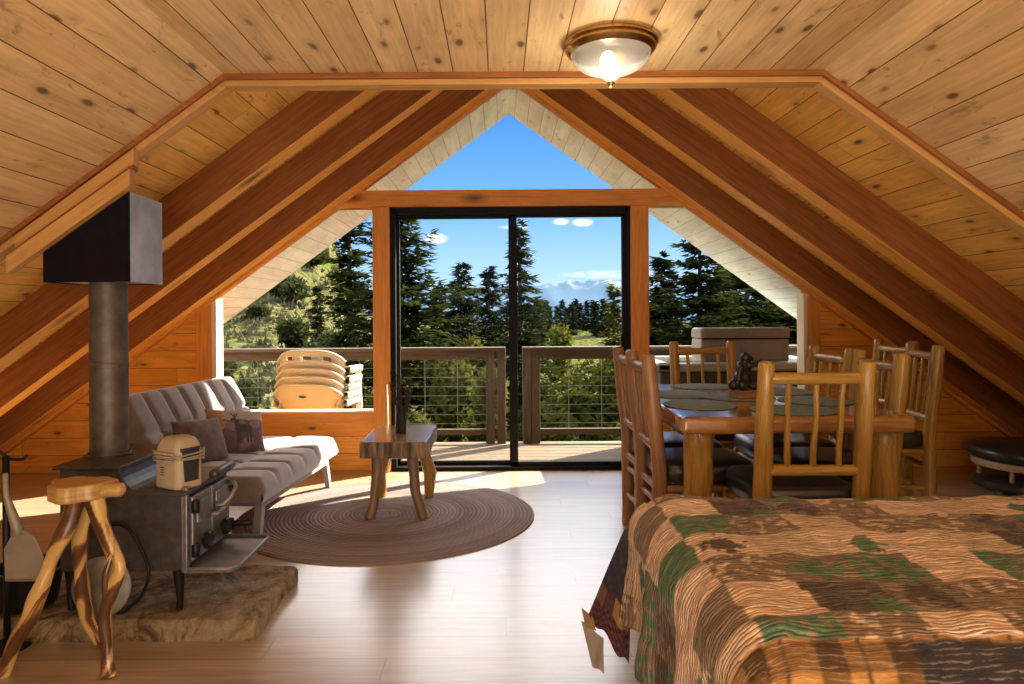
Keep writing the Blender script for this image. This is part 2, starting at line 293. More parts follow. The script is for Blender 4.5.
# ------------------------------------------------------------------ mesh builder
class MB:
    def __init__(s): s.v = []; s.f = []; s.uv = []; s.c = []
    def _add(s, vs, fs, uvs, mat=None):
        o = len(s.v)
        for p in vs:
            p = Vector(p)
            s.v.append(tuple(mat @ p if mat is not None else p))
        for f, u in zip(fs, uvs):
            s.f.append([i + o for i in f]); s.uv.append(u)
    def box(s, c, d, rot=None, uoff=0.0):
        """centre c, full dimensions d; grain (u) along the longest dimension"""
        hx, hy, hz = d[0] / 2, d[1] / 2, d[2] / 2
        vs = [(x, y, z) for x in (-hx, hx) for y in (-hy, hy) for z in (-hz, hz)]
        fs = [(0, 1, 3, 2), (4, 6, 7, 5), (0, 4, 5, 1), (2, 3, 7, 6), (0, 2, 6, 4), (1, 5, 7, 3)]
        ax = [(1, 2), (1, 2), (0, 2), (0, 2), (0, 1), (0, 1)]
        L = max(range(3), key=lambda i: d[i]); uvs = []
        for f, (a, b) in zip(fs, ax):
            if b == L: a, b = b, a
            uvs.append([(vs[i][a] + uoff + c[0] * .37, vs[i][b] + c[1] * .73 + c[2] * .41) for i in f])
        m = Matrix.Translation(Vector(c))
        if rot is not None: m = m @ rot.to_4x4()
        s._add(vs, fs, uvs, m); return s
    def prism(s, pts, y0, y1, axis='Y', uvf=None, swap=False):
        """2D polygon (a,b) extruded along an axis; CCW pts"""
        n = len(pts)
        def P(a, b, t): return {'Y': (a, t, b), 'X': (t, a, b), 'Z': (a, b, t)}[axis]
        vs = [P(a, b, y0) for a, b in pts] + [P(a, b, y1) for a, b in pts]
        fs = [list(range(n)), list(range(2 * n - 1, n - 1, -1))]
        q = uvf or (lambda a, b: (a, b))
        uvs = [[q(a, b) for a, b in pts], [q(a, b) for a, b in reversed(pts)]]
        L = 0.0
        for i in range(n):
            j = (i + 1) % n
            d = math.hypot(pts[j][0] - pts[i][0], pts[j][1] - pts[i][1])
            fs.append([i, n + i, n + j, j])
            e = [(L, y0), (L, y1), (L + d, y1), (L + d, y0)]
            if swap: e = [(b, a) for a, b in e]
            uvs.append(e); L += d
        s._add(vs, fs, uvs); return s
    def tube(s, pts, rad, seg=10, cap=True, wob=0.0, seed=0, flat=1.0, ucap=True):
        pts = [Vector(p) for p in pts]; n = len(pts)
        if not isinstance(rad, (list, tuple)): rad = [rad] * n
        rings = []; L = 0.0; up = None
        vs = []; us = []
        for i, p in enumerate(pts):
            t = (pts[min(i + 1, n - 1)] - pts[max(i - 1, 0)]).normalized()
            if up is None:
                up = Vector((0, 0, 1)) if abs(t.z) < 0.9 else Vector((0, 1, 0))
            a = t.cross(up).normalized(); b = a.cross(t).normalized(); up = b
            if i: L += (p - pts[i - 1]).length
            for k in range(seg):
                th = 2 * math.pi * k / seg
                r = rad[i]
                if wob:
                    r *= 1 + wob * noise.noise(Vector((math.cos(th) * 1.3 + seed * 7.1, math.sin(th) * 1.3 + seed, L * 9)))
                vs.append(p + a * math.cos(th) * r + b * math.sin(th) * r * flat)
            us.append(L)
        fs = []; uvs = []
        for i in range(n - 1):
            for k in range(seg):
                k2 = (k + 1) % seg
                fs.append([i * seg + k, i * seg + k2, (i + 1) * seg + k2, (i + 1) * seg + k])
                w = 2 * math.pi * max(rad[i], .008) / seg
                uvs.append([(us[i] + seed, k * w), (us[i] + seed, (k + 1) * w), (us[i + 1] + seed, (k + 1) * w), (us[i + 1] + seed, k * w)])
        if cap:
            fs.append(list(range(seg - 1, -1, -1))); uvs.append([(math.cos(6.28 * k / seg) * rad[0], math.sin(6.28 * k / seg) * rad[0] + seed) for k in range(seg - 1, -1, -1)])
            o = (n - 1) * seg
            fs.append([o + k for k in range(seg)]); uvs.append([(math.cos(6.28 * k / seg) * rad[-1], math.sin(6.28 * k / seg) * rad[-1] + seed) for k in range(seg)])
        s._add(vs, fs, uvs); return s
    def log(s, p0, p1, r0, r1=None, seed=0, seg=12, wob=0.16, bow=0.006, n=None):
        p0, p1 = Vector(p0), Vector(p1); r1 = r1 or r0
        Ln = (p1 - p0).length; n = n or max(4, int(Ln / 0.07) + 2)
        pts = []; rad = []
        e = min(0.008, r0 * .25)
        for i in range(n):
            t = i / (n - 1)
            q = p0.lerp(p1, t)
            b = math.sin(math.pi * t) * bow
            q = q + Vector((noise.noise(Vector((t * 3, seed * 3.3, 0))), noise.noise(Vector((t * 3, seed * 3.3, 9))), 0)) * b * 2
            pts.append(q); rad.append((r0 + (r1 - r0) * t) * (1 + wob * .5 * noise.noise(Vector((t * Ln * 7, seed, 4)))))
        d = (p1 - p0).normalized()
        pts = [pts[0], pts[0] + d * e] + pts[1:-1] + [pts[-1] - d * e, pts[-1]]
        rad = [rad[0] - e, rad[0]] + rad[1:-1] + [rad[-1], rad[-1] - e]
        return s.tube(pts, rad, seg, True, wob, seed)
    def lathe(s, prof, seg=28, c=(0, 0, 0), cap=True, axis=None, rib=0.0, ribn=0):
        vs = []; fs = []; uvs = []
        m = Matrix.Translation(Vector(c))
        if axis is not None: m = m @ Vector((0, 0, 1)).rotation_difference(Vector(axis)).to_matrix().to_4x4()
        n = len(prof)
        for r, z in prof:
            for k in range(seg):
                th = 2 * math.pi * k / seg
                rr = r * (1 + (rib * (1 if k % 2 else -1) if rib and r > 0.02 else 0))
                vs.append((math.cos(th) * rr, math.sin(th) * rr, z))
        for i in range(n - 1):
            for k in range(seg):
                k2 = (k + 1) % seg
                fs.append([i * seg + k, i * seg + k2, (i + 1) * seg + k2, (i + 1) * seg + k])
                uvs.append([(k / seg, prof[i][1]), ((k + 1) / seg, prof[i][1]), ((k + 1) / seg, prof[i + 1][1]), (k / seg, prof[i + 1][1])])
        if cap:
            fs.append(list(range(seg - 1, -1, -1))); uvs.append([(math.cos(6.28 * k / seg) * .1, math.sin(6.28 * k / seg) * .1) for k in range(seg - 1, -1, -1)])
            o = (n - 1) * seg
            fs.append([o + k for k in range(seg)]); uvs.append([(math.cos(6.28 * k / seg) * .1, math.sin(6.28 * k / seg) * .1) for k in range(seg)])
        s._add(vs, fs, uvs, m); return s
    def grid(s, fn, nu, nv, uvf=None, closed=False):
        vs = [fn(i / (nu - 1), j / (nv - 1)) for i in range(nu) for j in range(nv)]
        fs = []; uvs = []
        for i in range(nu - 1):
            for j in range(nv - 1):
                fs.append([i * nv + j, (i + 1) * nv + j, (i + 1) * nv + j + 1, i * nv + j + 1])
                uvs.append([(uvf or (lambda a, b: (a, b)))(a / (nu - 1), b / (nv - 1)) for a, b in ((i, j), (i + 1, j), (i + 1, j + 1), (i, j + 1))])
        s._add(vs, fs, uvs); return s
    def tri(s, a, b, c):
        o = len(s.v); s.v += [tuple(a), tuple(b), tuple(c)]; s.f.append([o, o + 1, o + 2]); s.uv.append([(0, 0), (1, 0), (0, 1)])
    def build(s, name, mat, parent=None, smooth=False, bevel=0.0, bseg=2, label=None, loc=None, fix=False, smooth_angle=None):
        me = bpy.data.meshes.new(name); me.from_pydata(s.v, [], s.f)
        ul = me.uv_layers.new(name='UVMap')
        flat = [c for f in s.uv for p in f for c in p]
        ul.data.foreach_set('uv', flat)
        me.materials.append(mat)
        if fix:
            bm = bmesh.new(); bm.from_mesh(me); bmesh.ops.recalc_face_normals(bm, faces=bm.faces); bm.to_mesh(me); bm.free()
        if smooth: me.polygons.foreach_set('use_smooth', [True] * len(me.polygons))
        if smooth_angle: me.polygons.foreach_set('use_smooth', [True] * len(me.polygons)); me.set_sharp_from_angle(angle=R(smooth_angle))
        o = bpy.data.objects.new(name, me); COL.objects.link(o)
        if parent is not None: o.parent = parent
        if loc is not None: o.location = loc
        if bevel:
            b = o.modifiers.new('bevel', 'BEVEL'); b.width = bevel; b.segments = bseg; b.limit_method = 'ANGLE'; b.angle_limit = R(35)
        if label: o['label'] = label
        return o

def tag(o, label=None, cat=None, group=None, kind=None):
    if label: o['label'] = label
    if cat: o['category'] = cat
    if group: o['group'] = group
    if kind: o['kind'] = kind
    return o
def empty(name, loc=(0, 0, 0), rz=0.0, parent=None):
    o = bpy.data.objects.new(name, None); COL.objects.link(o); o.empty_display_size = 0.1
    o.location = loc; o.rotation_euler = (0, 0, rz)
    if parent is not None: o.parent = parent
    return o
def thing(name, label, cat, loc=(0, 0, 0), rz=0.0, group=None):
    return tag(empty(name, loc, rz), label, cat, group)
def struct(o): o['kind'] = 'structure'; return o
def dup(o, loc=None, rz=None, label=None, group=None, parent=None):
    c = o.copy(); COL.objects.link(c); c.parent = parent
    if loc is not None: c.location = loc
    if rz is not None: c.rotation_euler = (0, 0, rz)
    if label: c['label'] = label
    if group: c['group'] = group
    for ch in list(o.children): dup(ch, parent=c)
    return c
def superbox(w, d, h, e=0.25, nu=28, nv=14, puff=None):
    """closed pillow-like rounded box as MB; puff(x,y,side)->dz on a -1..1 square"""
    mb = MB()
    def sg(v, p): return math.copysign(abs(v) ** p, v)
    rows = []
    for j in range(nv + 1):
        ph = -math.pi / 2 + math.pi * j / nv
        for i in range(nu):
            th = 2 * math.pi * i / nu
            x = sg(math.cos(ph), e) * sg(math.cos(th), e); y = sg(math.cos(ph), e) * sg(math.sin(th), e); z = sg(math.sin(ph), e)
            rows.append((x * w / 2, y * d / 2, z * h / 2))
    fs = []; uvs = []
    for j in range(nv):
        for i in range(nu):
            i2 = (i + 1) % nu; q = [j * nu + i, j * nu + i2, (j + 1) * nu + i2, (j + 1) * nu + i]
            fs.append(q); uvs.append([(rows[k][0], rows[k][1]) for k in q])
    mb._add(rows, fs, uvs); return mb
def cushion(w, d, h, nx, ny, groove=0.018, cr=0.04, res=0.018, ends=None):
    """upholstered slab: centre origin, quilted channels on the top; closed"""
    NX, NY = int(w / res), int(d / res)
    mb = MB()
    def edge(t, L):
        q = min(t, 1 - t) * L
        return 0.0 if q >= cr else cr - math.sqrt(max(0, cr * cr - (cr - q) ** 2))
    def g(t, n):
        if n < 2: return 0.0
        f = t * n; f = abs(f - round(f)) / n
        k = round(t * n)
        if k == 0 or k == n: return 0.0
        return f
    def top(a, b):
        z = h / 2 - edge(a, w) - edge(b, d)
        gx = 0
        for n, t, L in ((nx, a, w), (ny, b, d)):
            f = t * n; k = round(f)
            if 0 < k < n:
                q = abs(f - k) / n * L
                gx = max(gx, math.exp(-(q / 0.016) ** 2))
        bul = abs(math.sin(math.pi * a * nx)) ** .5 * abs(math.sin(math.pi * b * ny)) ** .5
        z += -groove * gx + 0.010 * bul
        z += 0.004 * noise.noise(Vector((a * w * 9, b * d * 9, w)))
        return ((a - .5) * w, (b - .5) * d, max(z, -h / 2 + .01))
    mb.grid(top, NX, NY, lambda a, b: (a * w, b * d))
    mb.grid(lambda a, b: ((.5 - a) * w, (b - .5) * d, -h / 2), 3, 3)
    # sides
    def side(ax, sgn):
        def fn(a, b):
            p = top(a, 0 if sgn < 0 else 1) if ax == 1 else top(0 if sgn < 0 else 1, a)
            z = p[2] * b + (-h / 2) * (1 - b)
            o = 0.012 * math.sin(math.pi * b)
            return (p[0] + (sgn * o if ax == 0 else 0), p[1] + (sgn * o if ax == 1 else 0), z)
        n = NX if ax == 1 else NY
        mb.grid(fn, n, 6)
    for ax in (0, 1):
        for sg in (-1, 1): side(ax, sg)
    return mb
# ------------------------------------------------------------------ camera, sky, light
cam = bpy.data.cameras.new('camera'); co = bpy.data.objects.new('camera', cam); COL.objects.link(co)
cam.sensor_width = 36.0; cam.lens = 36.0 * F / 1024.0; cam.clip_start = 0.05; cam.clip_end = 4000
cam.shift_x = 12.0 / 1024.0; cam.shift_y = -26.0 / 1024.0
co.location = (0, 0, EYE); co.rotation_euler = (R(90), 0, 0)
co.rotation_mode = 'XYZ'
co.matrix_world = Matrix.Translation((0, 0, EYE)) @ Matrix.Rotation(R(90), 4, 'X') @ Matrix.Rotation(R(-0.4), 4, 'Z')
SC.camera = co
SC.view_settings.view_transform = 'Standard'; SC.view_settings.look = 'None'
SC.view_settings.exposure = 0.8; SC.view_settings.gamma = 1.0

w = bpy.data.worlds.new('sky'); SC.world = w; w.use_nodes = True
wt = w.node_tree; wt.nodes.clear()
class WN(N):
    def __init__(s, t): s.t = t
q = WN(wt)
d = q.coord('Generated'); x, y, z = q.sep(d)
sky = q.ramp(z, [(0.0, (0.50, 0.63, 0.76)), (0.06, (0.34, 0.54, 0.80)), (0.15, (0.15, 0.37, 0.76)), (0.295, (0.055, 0.22, 0.66)), (0.36, (4.2, 4.1, 4.0)), (0.75, (2.6, 2.6, 2.7)), (1.0, (1.0, 1.1, 1.3))])  # white band above the visible blue is added to brighten the room
# a few small puffs of cloud low over the valley
pz = q.math('DIVIDE', z, q.math('MAXIMUM', y, 0.05)); pxx = q.math('DIVIDE', x, q.math('MAXIMUM', y, 0.05))
cl = q.noise(q.comb(q.math('MULTIPLY', pxx, 60.0), q.math('MULTIPLY', pz, 110.0), 1.0), 1.0, 3.0, 0.6)
cm = 0.0
tot = None
for (cx, cz, rx, rz, a) in ((-0.094, 0.114, 0.021, 0.009, 1.0), (0.122, 0.136, 0.018, 0.007, 0.95), (0.090, 0.137, 0.015, 0.006, 0.7), (0.02, 0.13, 0.03, 0.004, 0.4), (0.17, 0.060, 0.10, 0.008, 0.35)):
    e = q.math('ADD', q.math('POWER', q.math('ABSOLUTE', q.math('DIVIDE', q.math('SUBTRACT', pxx, cx), rx)), 2.0),
               q.math('POWER', q.math('ABSOLUTE', q.math('DIVIDE', q.math('SUBTRACT', pz, cz), rz)), 2.0))
    k = q.math('MULTIPLY', q.rng(e, 0.0, 1.0, a, 0.0), q.math('GREATER_THAN', y, 0.05))
    tot = k if tot is None else q.math('MAXIMUM', tot, k)
cf = q.rng(q.math('MULTIPLY', tot, q.rng(cl, 0.25, 0.6, 0.2, 1.4)), 0.08, 0.7, 0.0, 0.95)
sky = q.mix(cf, sky, (0.80, 0.80, 0.82))
bg = wt.nodes.new('ShaderNodeBackground'); q.put(bg.inputs[0], sky); bg.inputs[1].default_value = 0.95
wo = wt.nodes.new('ShaderNodeOutputWorld'); wt.links.new(bg.outputs[0], wo.inputs[0])

def lamp(name, typ, loc, energy, col=(1, 1, 1), size=0.1, dirv=None, sy=None):
    l = bpy.data.lights.new(name, typ); l.energy = energy; l.color = col
    if typ == 'AREA':
        l.size = size
        if sy: l.shape = 'RECTANGLE'; l.size_y = sy
    elif typ == 'SUN': l.angle = size
    else: l.shadow_soft_size = size
    o = bpy.data.objects.new(name, l); COL.objects.link(o); o.location = loc
    if dirv is not None: o.rotation_euler = Vector(dirv).to_track_quat('-Z', 'Y').to_euler()
    return o
SUNDIR = Vector((-1.30, -1.02, -1.0))
lamp('sun', 'SUN', (10, 20, 20), 19.0, (1.0, 0.87, 0.68), R(0.6), SUNDIR)
lamp('rear_fill_light', 'AREA', (0.2, -2.6, 1.5), 22, (1.0, 0.93, 0.84), 2.2, (0.0, 1.0, 0.05), 1.4)  # unseen fill lamp added behind the camera; the rear wall has no window
lamp('rear_up_fill', 'AREA', (0.2, -0.6, 0.15), 75, (1.0, 0.88, 0.72), 3.0, (0.0, 0.45, 1.0), 1.6)  # low unseen lamp added to imitate light bounced up to the ceiling

# ------------------------------------------------------------------ room shell
CX = 0.10; PT = 0.725
HZ = 3.04 - PT * 1.195
def zr(x): return 3.04 - PT * abs(x - CX)      # underside of rafters and near ceiling
def zp(x): return 3.27 - PT * abs(x - CX)      # underside of roof boards
SL = math.sqrt(1 + PT * PT)
EX = 4.55
fl = MB().prism([(-4.75, -3.6), (4.95, -3.6), (4.95, 5.43), (-4.75, 5.43)], -0.12, 0.0, 'Z').build('floor', M['floor'], fix=True); struct(fl)
YW, YT = 5.33, 5.43
# gable wall
def wallpiece(pts, mb): mb.prism(pts, YW, YT, 'Y', lambda a, b: (a, b))
wl = MB()
wallpiece([(-4.6, 0), (-2.23, 0), (-2.23, zp(-2.23)), (-4.37, 0.03)], wl)
wallpiece([(-2.23, 0), (-0.96, 0), (-0.96, 0.443), (-2.23, 0.443)], wl)
wallpiece([(1.14, 0), (2.39, 0), (2.39, 0.443), (1.14, 0.443)], wl)
wallpiece([(2.39, 0), (4.8, 0), (4.57, 0.03), (2.39, zp(2.39))], wl)
struct(wl.build('wall_gable', M['wall'], fix=True))
struct(MB().prism([(-4.75, 0), (4.95, 0), (4.6, 0.02), (CX, zp(CX)), (-4.4, 0.02)], -3.6, -3.5, 'Y').build('wall_rear', M['wall'], fix=True))
# near ceiling: flat middle and two boarded slopes
HC = 1.195
def ceil_flat():
    mb = MB(); z = HZ; y0, y1 = -3.5, 2.80
    mb._add([(CX - HC, y0, z), (CX + HC, y0, z), (CX + HC, y1, z), (CX - HC, y1, z), (CX - HC, y0, z + .03), (CX + HC, y0, z + .03), (CX + HC, y1, z + .03), (CX - HC, y1, z + .03)],
            [(0, 3, 2, 1), (4, 5, 6, 7), (2, 3, 7, 6), (0, 1, 5, 4)],
            [[(y0, -HC), (y1, -HC), (y1, HC), (y0, HC)], [(0, 0)] * 4, [(0, 0)] * 4, [(0, 0)] * 4])
    return mb.build('ceiling', M['ceil'], fix=True)
struct(ceil_flat())
def slope(side, name, d0, d1, z0, y0, y1, th, mat):
    """roof slab on one side: horizontal distance d0..d1 from the ridge, z0 = ridge height of underside"""
    mb = MB(); vs = []
    for t in (0, th):
        for d, y in ((d0, y0), (d1, y0), (d1, y1), (d0, y1)):
            vs.append((CX + side * d, y, z0 - PT * d + t))
    uv = [[(y, d * SL + (3.3 if side > 0 else 0)) for d, y in ((d0, y0), (d1, y0), (d1, y1), (d0, y1))]]
    fs = [(0, 1, 2, 3), (4, 5, 6, 7), (0, 1, 5, 4), (1, 2, 6, 5), (2, 3, 7, 6), (3, 0, 4, 7)]
    mb._add(vs, fs, uv + [[(0, 0), (.1, 0), (.1, .1), (0, .1)]] * 5)
    return struct(mb.build(name, mat, fix=True))
slope(-1, 'ceiling_slope', HC, 4.19, 3.04, -3.5, 2.80, 0.03, M['ceil'])
slope(1, 'ceiling_slope', HC, 4.19, 3.04, -3.5, 2.80, 0.03, M['ceil'])
# upper roof boards over the rafters, and the pale soffit outside the glass
for sd in (-1, 1):
    slope(sd, 'roof_boards', 0.0, 4.6, 3.27, -3.5, 5.43, 0.10, M['roof'])
    slope(sd, 'soffit', 0.0, 4.6, 3.10, 5.43, 6.42, 0.24, M['soffit'])
# closing board in the attic gap, above the flat ceiling
struct(MB().prism([(CX - HC - .2, 2.20), (CX + HC + .2, 2.20), (CX, zp(CX))], 2.81, 2.83, 'Y').build('wall_attic', M['trim'], fix=True))
# ceiling edge trim
def tr(pts, y0, y1, name, mat, uvf): return struct(MB().prism(pts, y0, y1, 'Y', uvf, swap=False).build(name, mat, fix=True, bevel=.004))
def slanted(side, d0, d1, zb, zt):
    """quad strip parallel to the roof: bottom/top given as ridge heights"""
    a = [(CX + side * d0, zb - PT * d0), (CX + side * d1, zb - PT * d1), (CX + side * d1, zt - PT * d1), (CX + side * d0, zt - PT * d0)]
    return a
n_ = 0
struct(MB().box((CX, 2.775, HZ - .018), (2 * HC + .02, 0.07, 0.05)).build('trim_1', M['trim'], bevel=.003))
struct(MB().box((CX, 2.730, HZ + .003), (2 * HC + .02, 0.02, 0.05)).build('trim_11', M['rafter'], bevel=.002))
for i, sd in enumerate((-1, 1)):
    tr(slanted(sd, HC, 4.1, 2.992, 3.07), 2.74, 2.81, 'trim_%d' % (i + 2), M['trim'], lambda a, b: (a * 1.2, b + a * PT))
    tr(slanted(sd, HC, 4.1, 3.018, 3.07), 2.718, 2.74, 'trim_%d' % (i + 12), M['rafter'], lambda a, b: (a * 1.2, b + a * PT))
# exposed rafters
for sd in (-1, 1):
    for (y0, y1) in ((5.12, 5.33), (4.41, 4.55), (3.74, 3.88)):
        mb = MB()
        mb.prism(slanted(sd, 0.0, 4.17, 3.04, 3.275), y0, y1, 'Y', (lambda a, b, s=sd: (abs(a - CX) * SL, b + PT * abs(a - CX))))
        ro = struct(mb.build('rafter', M['rafter'], fix=True, bevel=.006)); ro.data.materials.append(M['rafterlit'])
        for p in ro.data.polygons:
            if p.normal.z < -.5: p.material_index = 1  # downward faces take the lighter, painted-lit colour
    # outer lip on the rafter nearest the camera and the glazing bead along the glass
    mb = MB(); mb.prism(slanted(sd, 0.0, 4.1, 3.015, 3.05), 5.26, 5.335, 'Y', lambda a, b: (a, b)); struct(mb.build('trim_%d' % (4 + (sd > 0)), M['post'], fix=True))
# posts, header, casings
def sbox(c, dd, name, mat, bev=.004): return struct(MB().box(c, dd).build(name, mat, bevel=bev))
sbox((-0.917, 5.36, 1.025), (0.132, 0.16, 2.05), 'door_post', M['post'])
sbox((1.085, 5.36, 1.025), (0.14, 0.16, 2.05), 'door_post', M['post'])
sbox((0.10, 5.355, 2.113), (2.74, 0.17, 0.126), 'header_beam', M['post'])
sbox((-2.31, 5.335, 0.74), (0.12, 0.05, 1.20), 'window_casing', M['post'])
sbox((2.44, 5.335, 0.74), (0.10, 0.05, 1.20), 'window_casing', M['post'])
sbox((-1.6, 5.34, 0.415), (1.25, 0.06, 0.07), 'trim_6', M['post'])
sbox((1.77, 5.34, 0.415), (1.25, 0.06, 0.07), 'trim_7', M['post'])
# windows
def window(name, poly, trims):
    e = struct(empty(name, (0, 0, 0)))
    MB().prism(poly, 5.385, 5.391, 'Y').build('window_pane', M['glass'], e, fix=True)
    for c, dd in trims: MB().box(c, dd).build('window_frame', M['jamb'], e, bevel=.003)
    return e
window('window_1', [(-2.215, 0.46), (-0.985, 0.46), (-0.985, 2.05), (-1.266, 2.05), (-2.215, 1.36)],
       [((-2.228, 5.38, 0.89), (0.04, 0.13, 0.92)), ((-1.6, 5.385, 0.455), (1.235, 0.13, 0.025)), ((-0.975, 5.40, 1.25), (0.015, 0.06, 1.6))])
window('window_2', [(1.16, 0.46), (2.375, 0.46), (2.375, 1.39), (1.466, 2.05), (1.16, 2.05)],
       [((2.385, 5.38, 0.90), (0.04, 0.13, 0.92)), ((1.77, 5.385, 0.455), (1.23, 0.13, 0.025)), ((1.165, 5.40, 1.25), (0.018, 0.06, 1.6))])
window('window_3', [(-1.09, 2.176), (1.29, 2.176), (0.10, 3.04)], [((0.10, 5.40, 2.172), (2.36, 0.05, 0.012))])
# sliding door
dr = struct(empty('door_1', (0, 0, 0)))
def dbox(c, dd, nm, parent=dr, mat=None): return MB().box(c, dd).build(nm, mat or M['paleblack'], parent, bevel=.003)
fm = dbox((-0.832, 5.37, 1.025), (0.04, 0.12, 2.05), 'door_frame'); fm2 = dbox((1.0, 5.37, 1.025), (0.04, 0.12, 2.05), 'door_frame')
dbox((0.085, 5.37, 2.022), (1.83, 0.12, 0.055), 'door_frame'); dbox((0.085, 5.37, 0.015), (1.87, 0.14, 0.03), 'door_sill')
def leaf(x0, x1, y, nm, wl, wr):
    e = empty(nm, (0, 0, 0), parent=dr)
    for c, dd in (((x0 + wl / 2, y, 1.01), (wl, 0.04, 1.96)), ((x1 - wr / 2, y, 1.01), (wr, 0.04, 1.96)), (((x0 + x1) / 2, y, 1.983), (x1 - x0, 0.04, 0.026)), (((x0 + x1) / 2, y, 0.045), (x1 - x0, 0.04, 0.03))):
        MB().box(c, dd).build('sash', M['paleblack'], e, bevel=.003)
    MB().box(((x0 + x1) / 2, y, 1.01), (x1 - x0 - .05, 0.006, 1.93)).build('door_pane', M['glass'], e)
    return e
leaf(-0.815, 0.115, 5.40, 'fixed_leaf', .026, .044)
lf = leaf(0.085, 0.985, 5.35, 'sliding_leaf', .05, .03)
MB().tube([(0.945, 5.33, 0.86), (0.945, 5.29, 0.88), (0.945, 5.29, 1.04), (0.945, 5.33, 1.06)], 0.010, 8).build('door_handle', M['paleblack'], lf, smooth=True)

# ------------------------------------------------------------------ deck and exterior ground
dk = MB(); dk.prism([(-5.5, 5.44), (5.5, 5.44), (5.5, 7.06), (-5.5, 7.06)], -0.19, -0.10, 'Z')
struct(dk.build('deck', M['deck'], fix=True))
def hill(x, y):
    base = -2.9 - 0.10 * (y - 6) if y < 40 else -6.3 + 4.6 * min(1, (y - 40) / 90.0) ** 1.5
    r = (-x - 1.5 - 0.12 * y) / (0.15 * y + 1.5)
    m = max(0, min(1, r)); m = m * m * (3 - 2 * m)
    yy = min(y, 78.0)
    h = -2.3 + 0.0040 * max(0, yy - 8) ** 2 - max(0, y - 78) * 0.2
    z = base * (1 - m) + h * m
    return z + 0.25 * noise.noise(Vector((x * .15, y * .15, 0))) * min(2, y * .05)
g = MB()
def gf(a, b):
    y = -12 + 8 * (2 ** (a * 5.2) - 1); x = (b - .5) * (60 + y * 2.2)
    return (x, y, hill(x, max(y, 1)))
g.grid(gf, 90, 90); struct(g.build('terrain', M['terrain'], smooth=True, fix=True))
mt = MB(); random.seed(5)
def mz(x): return 37.0 + 9 * (1 - min(1, abs(x - 170) / 260)) + 7 * noise.noise(Vector((x * .012, 2.2, 0))) + 4 * noise.noise(Vector((x * .05, 5.0, 0))) + 1.6 * noise.noise(Vector((x * .16, 1.0, 0)))
mt.grid(lambda a, b: ((a - .5) * 1600, 900 - 180 * (1 - b) + 20 * noise.noise(Vector((a * 60, b * 3, 0))), -30 + (mz((a - .5) * 1600) + 30) * b), 240, 12)
struct(mt.build('mountains', M['mount'], smooth=True))
# ------------------------------------------------------------------ furniture helpers
class WB(MB):
    """builder in room coordinates, stored relative to a thing's base"""
    def __init__(s, base): super().__init__(); s.base = Vector(base)
    def build(s, *a, **k):
        s.v = [(p[0] - s.base.x, p[1] - s.base.y, p[2] - s.base.z) for p in s.v]
        return super().build(*a, **k)
def paint(o, fn, smooth=False):
    if smooth:
        me = o.data; at_ = me.color_attributes.new('Col', 'FLOAT_COLOR', 'POINT'); uv = me.uv_layers[0].data; done = {}
        for l in me.loops: done[l.vertex_index] = uv[l.index].uv
        for k, q in done.items(): at_.data[k].color = (*fn(q[0], q[1]), 1)
        return
    me = o.data; at_ = me.color_attributes.new('Col', 'FLOAT_COLOR', 'CORNER'); uv = me.uv_layers[0].data
    for p in me.polygons:
        us = [uv[i].uv for i in p.loop_indices]
        c = fn(sum(q[0] for q in us) / len(us), sum(q[1] for q in us) / len(us))
        for i in p.loop_indices: at_.data[i].color = (*c, 1)
def h2(i, j, k=0):
    v = math.sin(i * 127.1 + j * 311.7 + k * 74.7) * 43758.5453
    return v - math.floor(v)

# ------------------------------------------------------------------ log chairs
def make_chair(name, label, mat, group, k=0):
    t = thing(name, label, 'chair', (0, 0, 0), 0, group)
    px = .19; by = -.20
    def top(z): return by - 0.05 * max(0, (z - .5)) / .5
    for sx in (-1, 1):
        mb = MB(); pts = [(sx * px, top(z), z) for z in (0, .012, .12, .25, .38, .5, .62, .74, .86, .98, 1.012, 1.02)]
        rr = [.030, .034, .034, .033, .035, .034, .034, .033, .034, .032, .030, .022]
        mb.tube(pts, rr, 12, True, 0.22, k + sx * 2 + 5); mb.build('back_post', mat, t, smooth_angle=50)
        mb = MB(); mb.log((sx * px, .20, 0), (sx * px, .20, .44), .028, .026, k + sx + 9, 10); mb.build('leg', mat, t, smooth_angle=50)
    for z, r in ((.955, .023), (.60, .022)):
        mb = MB(); mb.log((-px, top(z), z), (px, top(z), z), r, r, k + z, 10, .16, .003); mb.build('back_rail', mat, t, smooth_angle=50)
    for i in range(3):
        x = (i - 1) * .098
        mb = MB(); mb.log((x, top(.6), .61), (x + .006 * (i - 1), top(.95), .945), .0125, .011, k + i + 20, 8, .3, .004); mb.build('spindle', mat, t, smooth_angle=50)
    mb = MB()
    for sx in (-1, 1): mb.log((sx * px, by, .415), (sx * px, .20, .415), .020, .020, k + sx + 31, 8)
    for y in (by, .20): mb.log((-px, y, .405), (px, y, .405), .020, .020, k + y + 33, 8)
    mb.build('seat_frame', mat, t, smooth_angle=50)
    for a, b in (((-px, by, .22), (-px, .2, .22)), ((px, by, .22), (px, .2, .22)), ((-px, by, .33), (px, by, .33)), ((-px, by, .18), (px, by, .18)), ((-px, .2, .16), (px, .2, .16))):
        mb = MB(); mb.log(a, b, .014, .014, k + a[0] + a[2], 8, .25); mb.build('stretcher', mat, t, smooth_angle=50)
    mb = superbox(.43, .45, .11, .42, 32, 12); s = mb.build('seat', M['leather'], t, smooth=True); s.location = (0, .025, .482)
    return t
GR = 'log chairs around the dining table'
ch = make_chair('log_chair', 'honey log chair seen from behind at the near end of the dining table', M['log'], GR)
def setc(o, x, y, rz): o.location = (x, y, 0); o.rotation_euler = (0, 0, rz)
c_far = dup(ch, (1.355, 4.33, 0), R(180), 'log chair with black seat at the far end of the table, below the right window')
